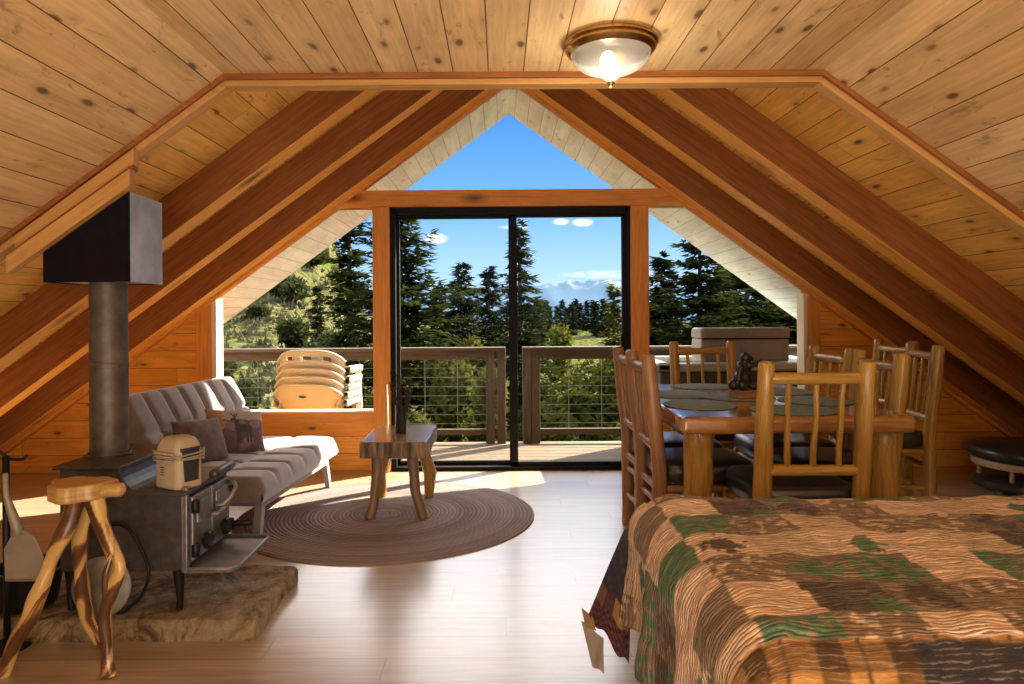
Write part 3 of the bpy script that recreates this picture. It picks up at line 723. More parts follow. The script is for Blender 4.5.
c_l1 = dup(ch, (0.87, 3.265, 0), R(-90), 'nearer of two edge-on log chairs on the left side of the table')
c_l2 = dup(ch, (0.885, 3.74, 0), R(-90), 'farther of two edge-on log chairs on the left side of the table')
c_r2 = dup(ch, (1.555, 3.255, 0), R(88), 'log chair pushed in on the right side of the table, nearer of the two')
c_r1 = dup(ch, (1.565, 3.725, 0), R(92), 'log chair pushed in on the right side of the table, farther of the two')
c_r4 = dup(ch, (2.245, 4.06, 0), R(79), 'log chair standing rightmost, drawn away from the table', 'spare log chairs by the right rafters')
c_r3 = dup(ch, (2.40, 4.57, 0), R(92), 'log chair farthest back on the right, near the gable wall post', 'spare log chairs by the right rafters')
setc(ch, 1.195, 2.83, 0); c_l1.location.x += .045; c_l2.location.x += .043
# left chairs are browner in the photo: own material on mesh copies
seen = {}
for c in (c_l1, c_l2):
    for p in c.children:
        if p.data.materials[0] == M['log']:
            if p.data.name not in seen:
                m2 = p.data.copy(); m2.materials[0] = M['logdark']; seen[p.data.name] = m2
            p.data = seen[p.data.name]

# ------------------------------------------------------------------ dining table
tb = (1.215, 3.44, 0)
tt = thing('dining_table', 'long log dining table with a varnished slab top and thick round legs', 'table', tb)
def slab_outline(x0, x1, y0, y1, amp, seed, st=0.06):
    pts = []
    def side(a, b):
        a, b = Vector(a), Vector(b); n = max(2, int((b - a).length / st)); nrm = Vector(((b - a).y, -(b - a).x)).normalized()
        for i in range(n):
            q = a.lerp(b, i / n)
            pts.append(q + nrm * amp * noise.noise(Vector((q.x * 6, q.y * 6, seed))))
    side((x0, y0), (x1, y0)); side((x1, y0), (x1, y1)); side((x1, y1), (x0, y1)); side((x0, y1), (x0, y0))
    return [(p.x, p.y) for p in pts]
mb = WB(tb); mb.prism(slab_outline(.735, 1.695, 2.765, 4.12, .018, 3.0), .712, .783, 'Z', lambda a, b: (b, a))
mb.build('tabletop', M['tabletop'], tt, fix=True, bevel=.022, bseg=4)
for x in (.835, 1.61):
    for y in (2.885, 4.03):
        mb = WB(tb); mb.log((x, y, 0), (x, y, .715), .066, .062, x + y, 16, .14); mb.build('leg', M['log'], tt, smooth_angle=50)
for x in (.84, 1.60):
    mb = WB(tb); mb.log((x, 2.9, .678), (x, 3.97, .678), .030, .030, x, 12); mb.build('apron', M['log'], tt, smooth_angle=50)
mats = [(.915, 3.14, 'oval green placemat at the near left corner of the dining table'), (.925, 3.56, 'oval green placemat on the left side of the table, second from the near corner'),
        (1.17, 3.93, 'oval green placemat at the far end of the dining table'), (1.19, 3.42, 'oval green placemat at the middle of the table, under the bear carving'),
        (1.505, 3.66, 'oval green placemat on the far right of the table'), (1.50, 3.26, 'oval green placemat on the right side of the table, behind the near chair'),
        (1.26, 2.945, 'oval green placemat at the near end, seen through the near chair spindles')]
first = None
for i, (x, y, lb) in enumerate(mats):
    if first is None:
        mb = MB(); mb.lathe([(.001, 0), (.172, 0), (.178, .002), (.178, .0045), (.172, .006), (.001, .006)], 40); first = mb.build('placemat', M['placemat'], smooth_angle=40); o = first
    else: o = dup(first)
    o.location = (x, y, .7832); o.scale = (1.0, .92, 1) if x in (1.17, 1.26, 1.19) else (.92, 1.0, 1)
    tag(o, lb, 'placemat', 'green placemats on the dining table')
# bear carving
bb = (1.205, 3.36, .7895)
bt = thing('bear_carving', 'small dark carved bear figure on a wooden block in the table centre', 'figurine', bb)
MB().box((0, 0, .019), (.115, .09, .038)).build('base', M['logdark'], bt, bevel=.006)
bm = bmesh.new()
def ball(c, r, s=(1, 1, 1)):
    mt_ = Matrix.Translation(Vector(c)) @ Matrix.Diagonal((r * s[0], r * s[1], r * s[2], 1)); bmesh.ops.create_icosphere(bm, subdivisions=3, radius=1, matrix=mt_)
# a bear sitting up with a cub climbing on its shoulder
ball((-.012, 0, .085), .042, (1, .85, 1.1)); ball((-.008, 0, .135), .034, (1, .85, 1.15)); ball((.0, -.004, .182), .025); ball((.018, -.012, .178), .013, (1.3, .9, .8))
ball((-.012, -.02, .204), .008); ball((-.004, .018, .204), .008)
for s_ in (-1, 1): ball((.028, s_ * .026, .055), .018, (1.5, .9, .9)); ball((.048, s_ * .026, .05), .013)
ball((-.034, -.034, .06), .024, (1.1, 1, 1)); ball((-.05, .01, .058), .026)
for i in range(6):
    t = i / 5; ball((.012 + .045 * t, -.022 - .008 * t, .148 + .014 * t), .0125 - .002 * t)
    ball((-.034 - .012 * t, -.022, .14 - .05 * t), .013)
ball((.060, -.026, .166), .011)
me = bpy.data.meshes.new('bear'); bm.to_mesh(me); bm.free(); me.materials.append(M['bear'])
o = bpy.data.objects.new('bear', me); COL.objects.link(o); o.parent = bt
rm = o.modifiers.new('remesh', 'REMESH'); rm.mode = 'VOXEL'; rm.voxel_size = .0045; rm.use_smooth_shade = True
bt.rotation_euler = (0, 0, R(10)); bt.scale = (1.12, 1.12, 1.08)

# ------------------------------------------------------------------ bed and quilt
bd = (1.5, 1.75, 0)
be = thing('bed', 'log-framed bed under the patchwork quilt in the right foreground', 'bed', bd)
sb = superbox(1.98, .98, .24, .16, 36, 12); q_ = sb.build('mattress', M['mattress'], be, smooth=True); q_.location = (.0, 0, .455)
mb = WB(bd); mb.box((1.5, 1.75, .30), (1.96, .96, .06)); mb.build('bed_base', M['logdark'], be, bevel=.01)
for sy in (1.29, 2.19):
    mb = WB(bd); mb.log((.55, sy, .28), (2.45, sy, .28), .036, .036, sy, 12); mb.build('side_rail', M['logdark'], be, smooth_angle=50)
for sx in (.535, 2.46):
    for sy in (1.29, 2.19):
        mb = WB(bd); mb.log((sx, sy, 0), (sx, sy, .34), .042, .040, sx + sy, 14); mb.build('leg', M['logdark'], be, smooth_angle=50)
mb = WB(bd); mb.log((.535, 1.29, .16), (.535, 2.19, .16), .03, .03, 4, 12); mb.build('end_rail', M['logdark'], be, smooth_angle=50)
qb = (1.4, 1.75, .3)
X0, Y0, Y1, ZT, CR = .425, 1.215, 2.275, .604, .125
def drape(s):
    """arc length past an edge -> (outward, drop)"""
    if s <= 0: return s, 0.0
    L = CR * math.pi / 2
    if s < L: return CR * math.sin(s / CR), CR * (1 - math.cos(s / CR))
    return CR + 0.10 * (s - L) * .35, CR + (s - L)
UL, UT = .50, 1.80           # left drape length, top length
VF, VT, VN = .16, .86, .42   # far drape, top, near drape
def quilt_pt(a, b):
    u = -UL + a * (UL + UT); v = -VN + b * (VN + VT + VF)
    ox, dx = drape(-u); oy, dy = 0.0, 0.0
    if v < 0: oo, dy = drape(-v); y = Y0 + CR - oo
    elif v > VT: oo, dy = drape(v - VT); y = Y0 + CR + VT + oo
    else: y = Y0 + CR + v
    x = X0 + CR - ox if u < 0 else X0 + CR + u
    both = dx > 0.02 and dy > 0.02
    drop = math.hypot(dx, dy) if both else dx + dy
    z = ZT - drop
    if dx > .12:
        f = min(1, (dx - .12) / .3)
        x += f * .030 * math.sin(v * 17.0 + 1.0) + f * .012 * math.sin(v * 41)
    if dy > .12: y += min(1, (dy - .12) / .3) * .03 * math.sin(u * 15.0)
    k = .010 * noise.noise(Vector((u * 3, v * 3, 1))) + .011 * (noise.noise(Vector((u * 9, v * 22, 2)))) + .007 * abs(noise.noise(Vector((u * 16, v * 55, 7))))
    nz = 1.0 if dx + dy < .05 else .3
    z += k * nz; x -= k * (1 - nz) * 1.2 * (dx > 0); y -= k * (1 - nz) * 1.2 * (v < 0)
    # the left hem climbs a little toward the far corner
    if u < -.3: z += .05 * max(0, v - .5) * (-u - .3) / .2
    return (x, y, max(z, .06))
mb = WB(qb); mb.grid(quilt_pt, 300, 210, lambda a, b: (-UL + a * (UL + UT), -VN + b * (VN + VT + VF)))
qt = mb.build('quilt', M['quilt'], smooth=True); qt.location = qb
sl = qt.modifiers.new('thick', 'SOLIDIFY'); sl.thickness = .012; sl.offset = -1
tag(qt, 'tan, green and brown patchwork quilt with plaid border draped over the bed', 'quilt')
PE, TA, BR, DB, GN, PL = (.84, .60, .44), (.66, .49, .33), (.27, .185, .13), (.10, .072, .066), (.095, .20, .105), (.44, .21, .06)
def qcol(u, v):
    S = .165
    # plaid border on the near edge
    if v < -.055:
        i = math.floor((u + .05) / .62)
        if .21 < u < .46 and -.34 < v < -.075: return (.032, .024, .022)
        a = ((u + 3) / .036); b = ((v + 3) / .036)
        c = list(PL)
        fa, fb = (a % 4), (b % 4)
        w_ = 1.0
        if fa < 1.5: w_ *= .36
        if fb < 1.5: w_ *= .42
        if 2.4 < fa < 2.65 or 2.4 < fb < 2.65: return (.10, .05, .03)
        return tuple(x * w_ for x in c)
    gu, gv = u / S + .35, v / S + .9
    i, j = math.floor(gu), math.floor(gv); fu, fv = gu - i, gv - j
    m, n_ = i % 4, (j + (i // 4) * 2) % 4
    jag = .5 * noise.noise(Vector((u * 38, v * 38, 3)))
    r_ = h2(i, j)
    if m == 3 and u < 0: return GN if n_ == 1 else (BR if n_ == 3 else (PE if jag > -.1 else TA))
    if (m, n_) == (1, 1):   # dark bear-paw square
        if fu > .62 + jag * .5 and fv < .5 + jag * .5: return GN
        return DB
    if (m, n_) in ((0, 0), (2, 2)): return GN if jag + .18 * math.sin(fu * 20) > -.12 else BR
    if (m, n_) in ((1, 2), (2, 1)): 
        return (DB if r_ > .5 else GN) if abs(fu - .5) + abs(fv - .5) < .42 + jag else BR
    if (m, n_) in ((3, 3), (3, 2), (2, 3), (0, 3)):
        if (m, n_) == (2, 3) and abs(fu - .7) + abs(fv - .4) < .34 + jag * .6: return GN
        if (m, n_) == (0, 3) and r_ > .45 and abs(fu - .5) + abs(fv - .5) < .40 + jag: return DB
        return PE
    if (m, n_) in ((3, 0), (0, 2)): return BR if jag > -.10 else TA
    if (m, n_) in ((1, 0), (3, 1)): return BR if jag < .12 else TA
    return PE if r_ > .45 else TA
paint(qt, qcol, True)
# flared far corner of the quilt with its dark patchwork
A, B_, C_, D_ = Vector((.435, 2.25, .50)), Vector((.415, 2.31, .475)), Vector((.285, 2.27, .205)), Vector((.415, 2.22, .055))
def corner(a, b):
    p = A.lerp(B_, a).lerp(D_.lerp(C_, a), b)
    p.y += .018 * math.sin(a * 9 + b * 2) * b; p.z += .01 * math.sin(a * 14) * b
    return p
mb = WB(qb); mb.grid(corner, 34, 60)
qc = mb.build('quilt_corner', M['darkcheck'], qt, smooth=True, label='dark navy and burgundy checked corner flap')
def ccol(a, b):
    if b > .80: return (.15, .05, .05) if (int(a * 14) + int(b * 30)) % 2 else (.05, .028, .032)
    if .62 < b < .8 and .05 < a < .52: return (.33, .19, .07)
    if b > .62: return (.17, .10, .06) if a > .8 else (.10, .045, .045)
    return (.035, .035, .055) if (int(a * 8) + int(b * 18)) % 3 else (.06, .045, .055)
paint(qc, ccol)
mb = WB(qb); mb.grid(lambda a, b: Vector((.262, 2.262, .19)).lerp(Vector((.335, 2.255, .135)), a).lerp(Vector((.295, 2.25, .045)).lerp(Vector((.335, 2.25, .02)), a), b) + Vector((0, .008 * math.sin(a * 6 + b * 4), 0)), 8, 12)
mb.build('lining_flap', M['tag'], qt, smooth=True, label='pale lining flap')
mb = WB(qb); mb.grid(lambda a, b: Vector((.262, 2.258, .235)).lerp(Vector((.30, 2.252, .205)), a).lerp(Vector((.275, 2.256, .17)).lerp(Vector((.31, 2.25, .16)), a), b), 4, 4)
mb.build('tan_patch', plain('tan_patch', (.33, .19, .08), .9), qt)

# ------------------------------------------------------------------ wood stove, pipe, box, hearth
def hearth():
    base = (-1.6, 2.82, 0)
    out = slab_outline(-2.32, -.925, 2.535, 3.10, .022, 7.0, .02)
    out = [(x - base[0], y - base[1]) for x, y in out]
    mb = MB(); n = len(out)
    # top as fan of rings with stone relief
    rings = []
    for k, s_ in enumerate([1.0, .99, .975] + [.95 - .04 * q for q in range(23)]):
        z = [0.055, .068, .076][k] if k < 3 else .08
        rings.append([(x * s_, y * s_, z + ((-.012 * abs(noise.noise(Vector((x * s_ * 4, y * s_ * 11, 1)))) ** .6 + .006 * noise.noise(Vector((x * s_ * 16, y * s_ * 30, 2)))) if k else 0)) for x, y in out])
    vs = [(x, y, 0) for x, y in out] + [p for r_ in rings for p in r_] + [(0, 0, .08)]
    fs = []; uvs = []
    for k in range(len(rings)):
        for i in range(n):
            j = (i + 1) % n; fs.append([k * n + i, k * n + j, (k + 1) * n + j, (k + 1) * n + i]); uvs.append([(0, 0), (.1, 0), (.1, .1), (0, .1)])
    l = len(vs) - 1
    for i in range(n): fs.append([len(rings) * n + i, len(rings) * n + (i + 1) % n, l]); uvs.append([(0, 0)] * 3)
    fs.append(list(range(n - 1, -1, -1))); uvs.append([(0, 0)] * n)
    mb._add(vs, fs, uvs)
    o = mb.build('stone_hearth', M['stone'], smooth_angle=40); o.location = base
    return tag(o, 'low rough brown stone hearth slab under the wood stove', 'hearth')
hearth()
sb_ = (-1.45, 2.815, .08)
st = thing('wood_stove', 'black cast-iron wood stove with a stepped top on the stone hearth', 'stove', sb_)
YA, YB = 2.605, 3.025
prof = [(-1.685, .235), (-1.235, .235), (-1.215, .255), (-1.215, .525), (-1.365, .525)]
for i in range(1, 8):
    th = math.pi / 2 * i / 7; prof.append((-1.365 - .10 * math.sin(th) * .9, .525 + .1 * (1 - math.cos(th))))
prof += [(-1.685, .625)]
mb = WB(sb_); mb.prism(prof, YA, YB, 'Y'); mb.build('body', M['stove'], st, fix=True, bevel=.005)
top = [(-1.70, .627), (-1.455, .627)]
for i in range(6, -1, -1):
    th = math.pi / 2 * i / 7; top.append((-1.365 - .10 * math.sin(th) * .9, .525 + .1 * (1 - math.cos(th))))
top += [(-1.195, .525), (-1.195, .540), (-1.352, .540)]
for i in range(0, 8):
    th = math.pi / 2 * i / 7; top.append((-1.352 - .10 * math.sin(th) * .9, .540 + .1 * (1 - math.cos(th))))
top += [(-1.70, .641)]
mb = WB(sb_); mb.prism(top, YA - .02, YB + .02, 'Y'); mb.build('top_plate', M['stove'], st, fix=True, bevel=.003)
for x in (-1.66, -1.245):
    for y in (YA + .03, YB - .03):
        mb = WB(sb_); mb.tube([(x, y, .08), (x + .004 * (1 if x > -1.5 else -1), y, .12), (x, y, .2), (x, y, .26)], [.013, .013, .02, .027], 8); mb.build('leg', M['blackiron'], st, smooth_angle=50)
xf = -1.215
for k, (ya, yb) in enumerate(((YA + .035, 2.812), (2.818, YB - .03))):
    dn = empty('door', (0, 0, 0), parent=st)
    mb = WB(sb_); mb.box((xf + .012, (ya + yb) / 2, .385), (.024, yb - ya, .25)); mb.build('door_panel', M['stovedoor'], dn, bevel=.006)
    mb = WB(sb_); mb.box((xf + .027, (ya + yb) / 2, .44), (.012, (yb - ya) * .72, .085)); mb.build('raised_panel', M['stovedoor'], dn, bevel=.006)
    mb = WB(sb_); yk = (ya + yb) / 2
    mb.lathe([(.001, .0), (.010, 0), (.010, .012), (.032, .014), (.034, .026), (.026, .034), (.001, .036)], 14, (xf + .022, yk, .315), True, (1, 0, 0)); 
    for a in range(6):
        mb.lathe([(.001, 0), (.009, 0), (.009, .02), (.001, .022)], 8, (xf + .036, yk + .026 * math.cos(a * 1.047), .315 + .026 * math.sin(a * 1.047)), True, (1, 0, 0))
    mb.build('air_knob', M['blackiron'], dn, smooth_angle=40)
    yh = ya + .008 if k == 0 else yb - .008
    for z in (.30, .47):
        mb = WB(sb_); mb.lathe([(.001, 0), (.014, 0), (.016, .004), (.016, .045), (.014, .049), (.001, .049)], 10, (xf + .03, yh, z - .025)); mb.build('hinge', M['blackiron'], dn, smooth_angle=40)
mb = WB(sb_)
mb.tube([(xf + .03, 2.83, .43), (xf + .06, 2.835, .425), (xf + .085, 2.85, .45), (xf + .10, 2.87, .49), (xf + .085, 2.89, .505), (xf + .06, 2.90, .50)], .009, 8)
mb.tube([(xf + .02, 2.79, .40), (xf + .05, 2.79, .40), (xf + .055, 2.86, .405)], .010, 8)
mb.build('door_handle', M['greymetal'], st, smooth=True)
mb = WB(sb_); mb.box((xf + .004, YA + .012, .39), (.022, .02, .33)); mb.build('front_edge', M['stovedoor'], st, bevel=.004)
# ash shelf with rounded front corners and a raised rim
sh = [(xf - .01, YA + .01), (-1.045, YA + .01), (-1.02, YA + .035), (-1.02, YB - .04), (-1.045, YB - .015), (xf - .01, YB - .015)]
mb = WB(sb_); mb.prism(sh, .222, .236, 'Z'); mb.build('ash_shelf', M['stovedoor'], st, fix=True, bevel=.003)
rp = [(x, y, .24) for x, y in sh]
mb = WB(sb_); mb.tube(rp, .008, 8); mb.build('shelf_rim', M['greymetal'], st, smooth=True)
# rolled top ledge with pegs
mb = WB(sb_); mb.log((xf + .02, 2.83, .552), (xf + .02, YB + .01, .552), .018, .018, 3, 10, .05); mb.build('top_ledge', M['stove'], st, smooth_angle=50)
mb = WB(sb_); mb.log((xf + .0, 2.99, .30), (xf + .12, 2.99, .305), .014, .013, 2, 8, .05); mb.build('side_peg', M['blackiron'], st, smooth_angle=50)
mb = WB(sb_); mb.lathe([(.090, 0), (.094, .003), (.094, .008), (.082, .010), (.080, .016), (.075, .016)], 28, (-1.613, 2.815, .637), False); mb.build('flue_collar', M['stove'], st, smooth_angle=40)
pb = (-1.625, 2.815, .642)
mb = MB(); mb.lathe([(.001, 0), (.072, 0), (.072, .355), (.074, .357), (.074, .375), (.072, .377), (.071, .72), (.001, .72)], 30)
pp = mb.build('stove_pipe', M['pipe'], smooth_angle=40); pp.location = (-1.613, 2.815, .642)
tag(pp, 'dark metal stove pipe rising from the stove to the ceiling box', 'pipe')
# box at the ceiling
xa, xb_, ya, yb, zb = -1.795, -1.455, 2.685, 2.945, 1.345
bx = thing('chimney_box', 'black and grey sheet-metal chimney box hanging under the left roof slope', 'chimney box', ((xa + xb_) / 2, (ya + yb) / 2, zb))
def zt(x): return 1.70 + (x - xb_) * .70
bb_ = bx.location
mb = WB(bb_); mb.prism([(xa, zb), (xb_, zb), (xb_, zt(xb_)), (xa, zt(xa))], ya, ya + .006, 'Y'); mb.build('front_panel', M['boxblack'], bx, fix=True)
mb = WB(bb_); mb.prism([(ya + .006, zb), (yb, zb), (yb, zt(xb_) - .003), (ya + .006, zt(xb_))], xb_ - .006, xb_ + .001, 'X'); mb.build('side_panel', M['galv'], bx, fix=True, label='grey galvanised side panel')
mb = WB(bb_)
mb.prism([(xa, zb), (xb_ - .006, zb), (xb_ - .006, zt(xb_ - .006)), (xa, zt(xa))], yb - .006, yb, 'Y')
mb.prism([(ya + .006, zb), (yb - .006, zb), (yb - .006, zt(xa)), (ya + .006, zt(xa))], xa, xa + .006, 'X')
mb.build('back_panels', M['boxblack'], bx, fix=True)
mb = WB(bb_); mb.prism([(xa + .006, ya + .006), (xb_ - .006, ya + .006), (xb_ - .006, yb - .006), (xa + .006, yb - .006)], zb + .004, zb + .010, 'Z'); mb.build('bottom_plate', M['galv'], bx, fix=True)
# furring boards between box and roof slope
def furr(x0, x1, zlo, zhi, y0, y1, name, mat):
    pts = [(x0, zlo(x0)), (x1, zlo(x1)), (x1, zhi(x1)), (x0, zhi(x0))]
    struct(MB().prism(pts, y0, y1, 'Y', lambda a, b: (a * 1.2, b - a * .7)).build(name, mat, fix=True, bevel=.003))
furr(-1.92, -1.437, lambda x: zt(x) + .004, lambda x: zt(x) + .072, 2.655, 2.70, 'trim_8', M['trim'])
furr(-1.92, -1.437, lambda x: zt(x) + .072, lambda x: zt(x) + .092, 2.675, 2.72, 'trim_9', M['rafter'])
furr(-1.92, -1.445, lambda x: zt(x) + .092, lambda x: 2.995 - PT * abs(x - CX), 2.70, 2.745, 'trim_15', M['trim'])
mb = WB(bb_); mb.prism([(xa + .003, zt(xa) - .012), (xb_ - .003, zt(xb_) - .012), (xb_ - .003, zt(xb_) - .006), (xa + .003, zt(xa) - .006)], ya + .007, yb - .007, 'Y'); mb.build('top_plate', M['galv'], bx, fix=True)

# ------------------------------------------------------------------ heater on the stove
hb = (-1.266, 2.685, .5405)
ht = thing('space_heater', 'small beige heater with its cord wrapped round it, on the stove', 'heater', hb, R(-28))
def rrect(hx, hy, r, n=6):
    pts = []
    for cx, cy, a0 in ((hx - r, -hy + r, -90), (hx - r, hy - r, 0), (-hx + r, hy - r, 90), (-hx + r, -hy + r, 180)):
        for i in range(n + 1):
            a = R(a0 + 90 * i / n); pts.append((cx + r * math.cos(a), cy + r * math.sin(a)))
    return pts
ht.scale = (.90, .90, .96)
mb = MB(); prf = [(0, .92), (.004, .98), (.012, 1.0), (.12, .985), (.15, .965), (.17, .92), (.188, .82), (.20, .68), (.207, .5), (.211, .25)]
rs = [[(x, y, z) for x, y in rrect(.082 * s_, .066 * s_, .03 * s_)] for z, s_ in prf]
n = len(rs[0]); vs = [p for r_ in rs for p in r_]; fs = []; uvs = []
for k in range(len(rs) - 1):
    for i in range(n): j = (i + 1) % n; fs.append([k * n + i, k * n + j, (k + 1) * n + j, (k + 1) * n + i]); uvs.append([(0, 0)] * 4)
fs += [list(range(n - 1, -1, -1)), [(len(rs) - 1) * n + i for i in range(n)]]; uvs += [[(0, 0)] * n] * 2
mb._add(vs, fs, uvs); mb.build('housing', M['heater'], ht, smooth_angle=60)
mb = MB()
def gp(a, b):
    z = .03 + .135 * b; y = (a - .5) * .098; s_ = 1 if z < .12 else 1 - (z - .12) * .45
    return (.0825 * s_ + .0015 - .008 * (2 * abs(a - .5)) ** 4, y, z)
mb.grid(gp, 14, 14); g_ = mb.build('grille', M['grille'], ht, smooth=True); g_.modifiers.new('t', 'SOLIDIFY').thickness = .004
mb = MB(); 
for k in range(4):
    pts = []
    for i in range(41):
        f = i / 40 * n; i0 = int(f) % n; x, y = rrect(.090, .074, .032)[i0]
        pts.append((x, y, .118 + k * .008 + .008 * math.sin(i * .31 + k)))
    mb.tube(pts, .0035, 6)
mb.build('power_cord', M['cord'], ht, smooth=True)
mb = MB(); mb.lathe([(.001, 0), (.014, 0), (.013, .008), (.001, .009)], 14, (-.01, 0, .210)); mb.build('control_knob', M['grille'], ht, smooth_angle=40)
mb = MB()
for z0 in (.075, .135):
    for k in range(4): mb.box((-.02 + .0 * k, -.0665, z0 - .018 + k * .010), (.022, .003, .0035))
mb.build('side_vent', M['grille'], ht)

# ------------------------------------------------------------------ juniper stool
sbs = (-1.43, 2.33, 0)
sl_ = thing('juniper_stool', 'rustic stool with three twisting juniper legs and a thick wood slab seat', 'stool', sbs)
random.seed(3)
out = [at(48, 0, 2.30).x, at(122, 0, 2.30).x]
pts = []
for i in range(26):
    a = 2 * math.pi * i / 26
    r_ = .094 + .013 * math.sin(3 * a + .4) + .007 * math.sin(7 * a)
    pts.append((-1.445 + r_ * 1.12 * math.cos(a), 2.345 + r_ * .92 * math.sin(a)))
mb = WB(sbs); mb.prism(pts, .587, .643, 'Z', lambda a, b: (a, b)); mb.build('seat', M['seatwood'], sl_, fix=True, bevel=.008, bseg=3)
mb = WB(sbs); mb.log((-1.365, 2.335, .614), (-1.287, 2.325, .618), .026, .022, 8, 10); mb.build('branch_stub', M['seatwood'], sl_, smooth_angle=50)
def leg(pix, ys, rads, seed, name='leg'):
    P = [at(px, py, y) for (px, py), y in zip(pix, ys)]
    # smooth
    Q = []; RR = []
    for i in range(len(P) - 1):
        p0, p1, p2, p3 = P[max(i - 1, 0)], P[i], P[i + 1], P[min(i + 2, len(P) - 1)]
        for k in range(5):
            t = k / 5
            Q.append(.5 * ((2 * p1) + (-p0 + p2) * t + (2 * p0 - 5 * p1 + 4 * p2 - p3) * t * t + (-p0 + 3 * p1 - 3 * p2 + p3) * t ** 3)); RR.append(rads[i] + (rads[i + 1] - rads[i]) * t)
    Q.append(P[-1]); RR.append(rads[-1])
    mb = WB(sbs); mb.tube(Q, [r * .84 for r in RR], 12, True, .4, seed, .85); return mb.build(name, M['juniper'], sl_, smooth=True)
leg([(93, 494), (99, 520), (111, 548), (117, 566), (109, 590), (103, 612), (104, 640), (106, 664), (107, 674)], [2.33, 2.31, 2.30, 2.29, 2.29, 2.29, 2.29, 2.285, 2.28], [.036, .030, .027, .026, .030, .024, .021, .028, .034], 1)
leg([(75, 494), (68, 516), (58, 540), (48, 562), (36, 592), (26, 616), (12, 640), (3, 664), (-1, 672)], [2.33, 2.32, 2.31, 2.31, 2.30, 2.30, 2.30, 2.30, 2.30], [.038, .034, .030, .028, .032, .030, .026, .028, .030], 2)
leg([(86, 494), (80, 530), (77, 560), (80, 590), (84, 612), (91, 628), (97, 640)], [2.38, 2.40, 2.42, 2.44, 2.46, 2.475, 2.48], [.034, .030, .028, .030, .030, .026, .024], 3)
leg([(110, 552), (104, 570), (103, 585), (104, 598)], [2.285, 2.275, 2.275, 2.285], [.014, .016, .014, .012], 4, 'leg_fork')

# ------------------------------------------------------------------ fire tools, lid, cable at left
fb = (-1.82, 2.50, 0)
ft = thing('fireplace_tool_stand', 'black iron fireplace tool stand at the left edge beside the hearth', 'tool stand', fb)
mb = WB(fb); mb.tube([(-1.812, 2.5, .012), (-1.812, 2.5, .70)], .012, 8); mb.build('post', M['blackiron'], ft, smooth=True)
mb = WB(fb); mb.lathe([(.001, 0), (.085, 0), (.085, .008), (.03, .014), (.001, .016)], 24, (-1.82, 2.5, 0)); mb.build('base', M['blackiron'], ft, smooth_angle=40)
mb = WB(fb); mb.tube([(-1.812, 2.5, .692), (-1.775, 2.495, .688), (-1.74, 2.49, .69), (-1.728, 2.49, .705)], .006, 8)
mb.build('hook', M['blackiron'], ft, smooth=True)
mb = WB(fb); mb.tube([(-1.812, 2.5, .70), (-1.84, 2.5, .72), (-1.87, 2.5, .70)], .006, 8); mb.build('hook', M['blackiron'], ft, smooth=True)
# shovel hanging on the stand
sv = (-1.77, 2.47, .2)
so = thing('fireplace_shovel', 'tan grey metal fireplace shovel hanging from the tool stand', 'shovel', sv)
def P_(px, py, y=2.46): return at(px, py, y)
hp = [P_(4, 470), P_(5, 492), P_(9, 505), P_(15, 522), P_(18, 532)]
mb = WB(sv); mb.tube(hp, [.009, .010, .014, .018, .020], 10); mb.build('handle', M['shovel'], so, smooth=True)
bl = [P_(13, 528), P_(24, 527), P_(33, 535), P_(40, 550), P_(43, 565), P_(36, 577), P_(4, 577), P_(3, 545)]
mb = WB(sv); cx_ = sum((p for p in bl), Vector()) / len(bl)
mb.prism([(p.x, p.z) for p in bl], 2.455, 2.461, 'Y'); b2 = mb.build('blade', M['shovel'], so, fix=True, bevel=.002)
mb = WB(sv); mb.tube([P_(4, 577, 2.452), P_(36, 577, 2.452), P_(43, 565, 2.452), P_(40, 550, 2.452), P_(33, 535, 2.452), P_(24, 527, 2.452)], .004, 6); mb.build('rolled_edge', M['shovel'], so, smooth=True)
lb_ = (-1.50, 2.535, .080)
# dark bucket behind stool leg
kb = (-1.90, 2.70, .082)
kt = thing('ash_bucket', 'dark metal ash bucket on the hearth behind the shovel', 'bucket', (-1.86, 2.68, .09))
mb = MB(); mb.lathe([(.001, 0), (.10, 0), (.125, .14), (.128, .145), (.122, .145), (.098, .006), (.001, .006)], 28); mb.build('pail', M['blackiron'], kt, smooth_angle=40)
mb = MB(); mb.tube([(.125 * math.cos(a), .0, .14 + .02 * math.sin(a)) if False else (.126 * math.cos(a), -.05 * math.sin(a), .14 - .03 * math.sin(a)) for a in [math.pi * i / 14 for i in range(15)]], .004, 6); mb.build('bail_handle', M['greymetal'], kt, smooth=True)
lid = MB(); lid.lathe([(.001, .012), (.02, .014), (.085, .010), (.105, .006), (.112, 0), (.112, -.006), (.105, -.008), (.001, -.004)], 40)
lo = lid.build('round_metal_lid', M['greymetal'], smooth_angle=40); lo.location = (-1.505, 2.565, .192); lo.rotation_euler = (R(82), 0, 0)
tag(lo, 'round grey metal lid leaning against the stove behind the stool legs', 'lid')
mb = MB()
P = [at(104, 524, 2.585), at(118, 522, 2.58), at(130, 530, 2.575), at(140, 548, 2.57), at(147, 570, 2.56), at(140, 592, 2.56), at(126, 606, 2.56), at(112, 616, 2.56), at(100, 618, 2.57)]
Q = []
for i in range(len(P) - 1):
    for k in range(5):
        p0, p1, p2, p3 = P[max(i - 1, 0)], P[i], P[i + 1], P[min(i + 2, len(P) - 1)]; t = k / 5
        v_ = .5 * ((2 * p1) + (-p0 + p2) * t + (2 * p0 - 5 * p1 + 4 * p2 - p3) * t * t + (-p0 + 3 * p1 - 3 * p2 + p3) * t ** 3); v_.z = max(v_.z, .098); Q.append(v_)
mb.tube(Q, .006, 8); tag(mb.build('power_cable', M['blackiron'], smooth=True), 'black cable arching beside the stove onto the hearth', 'cable')

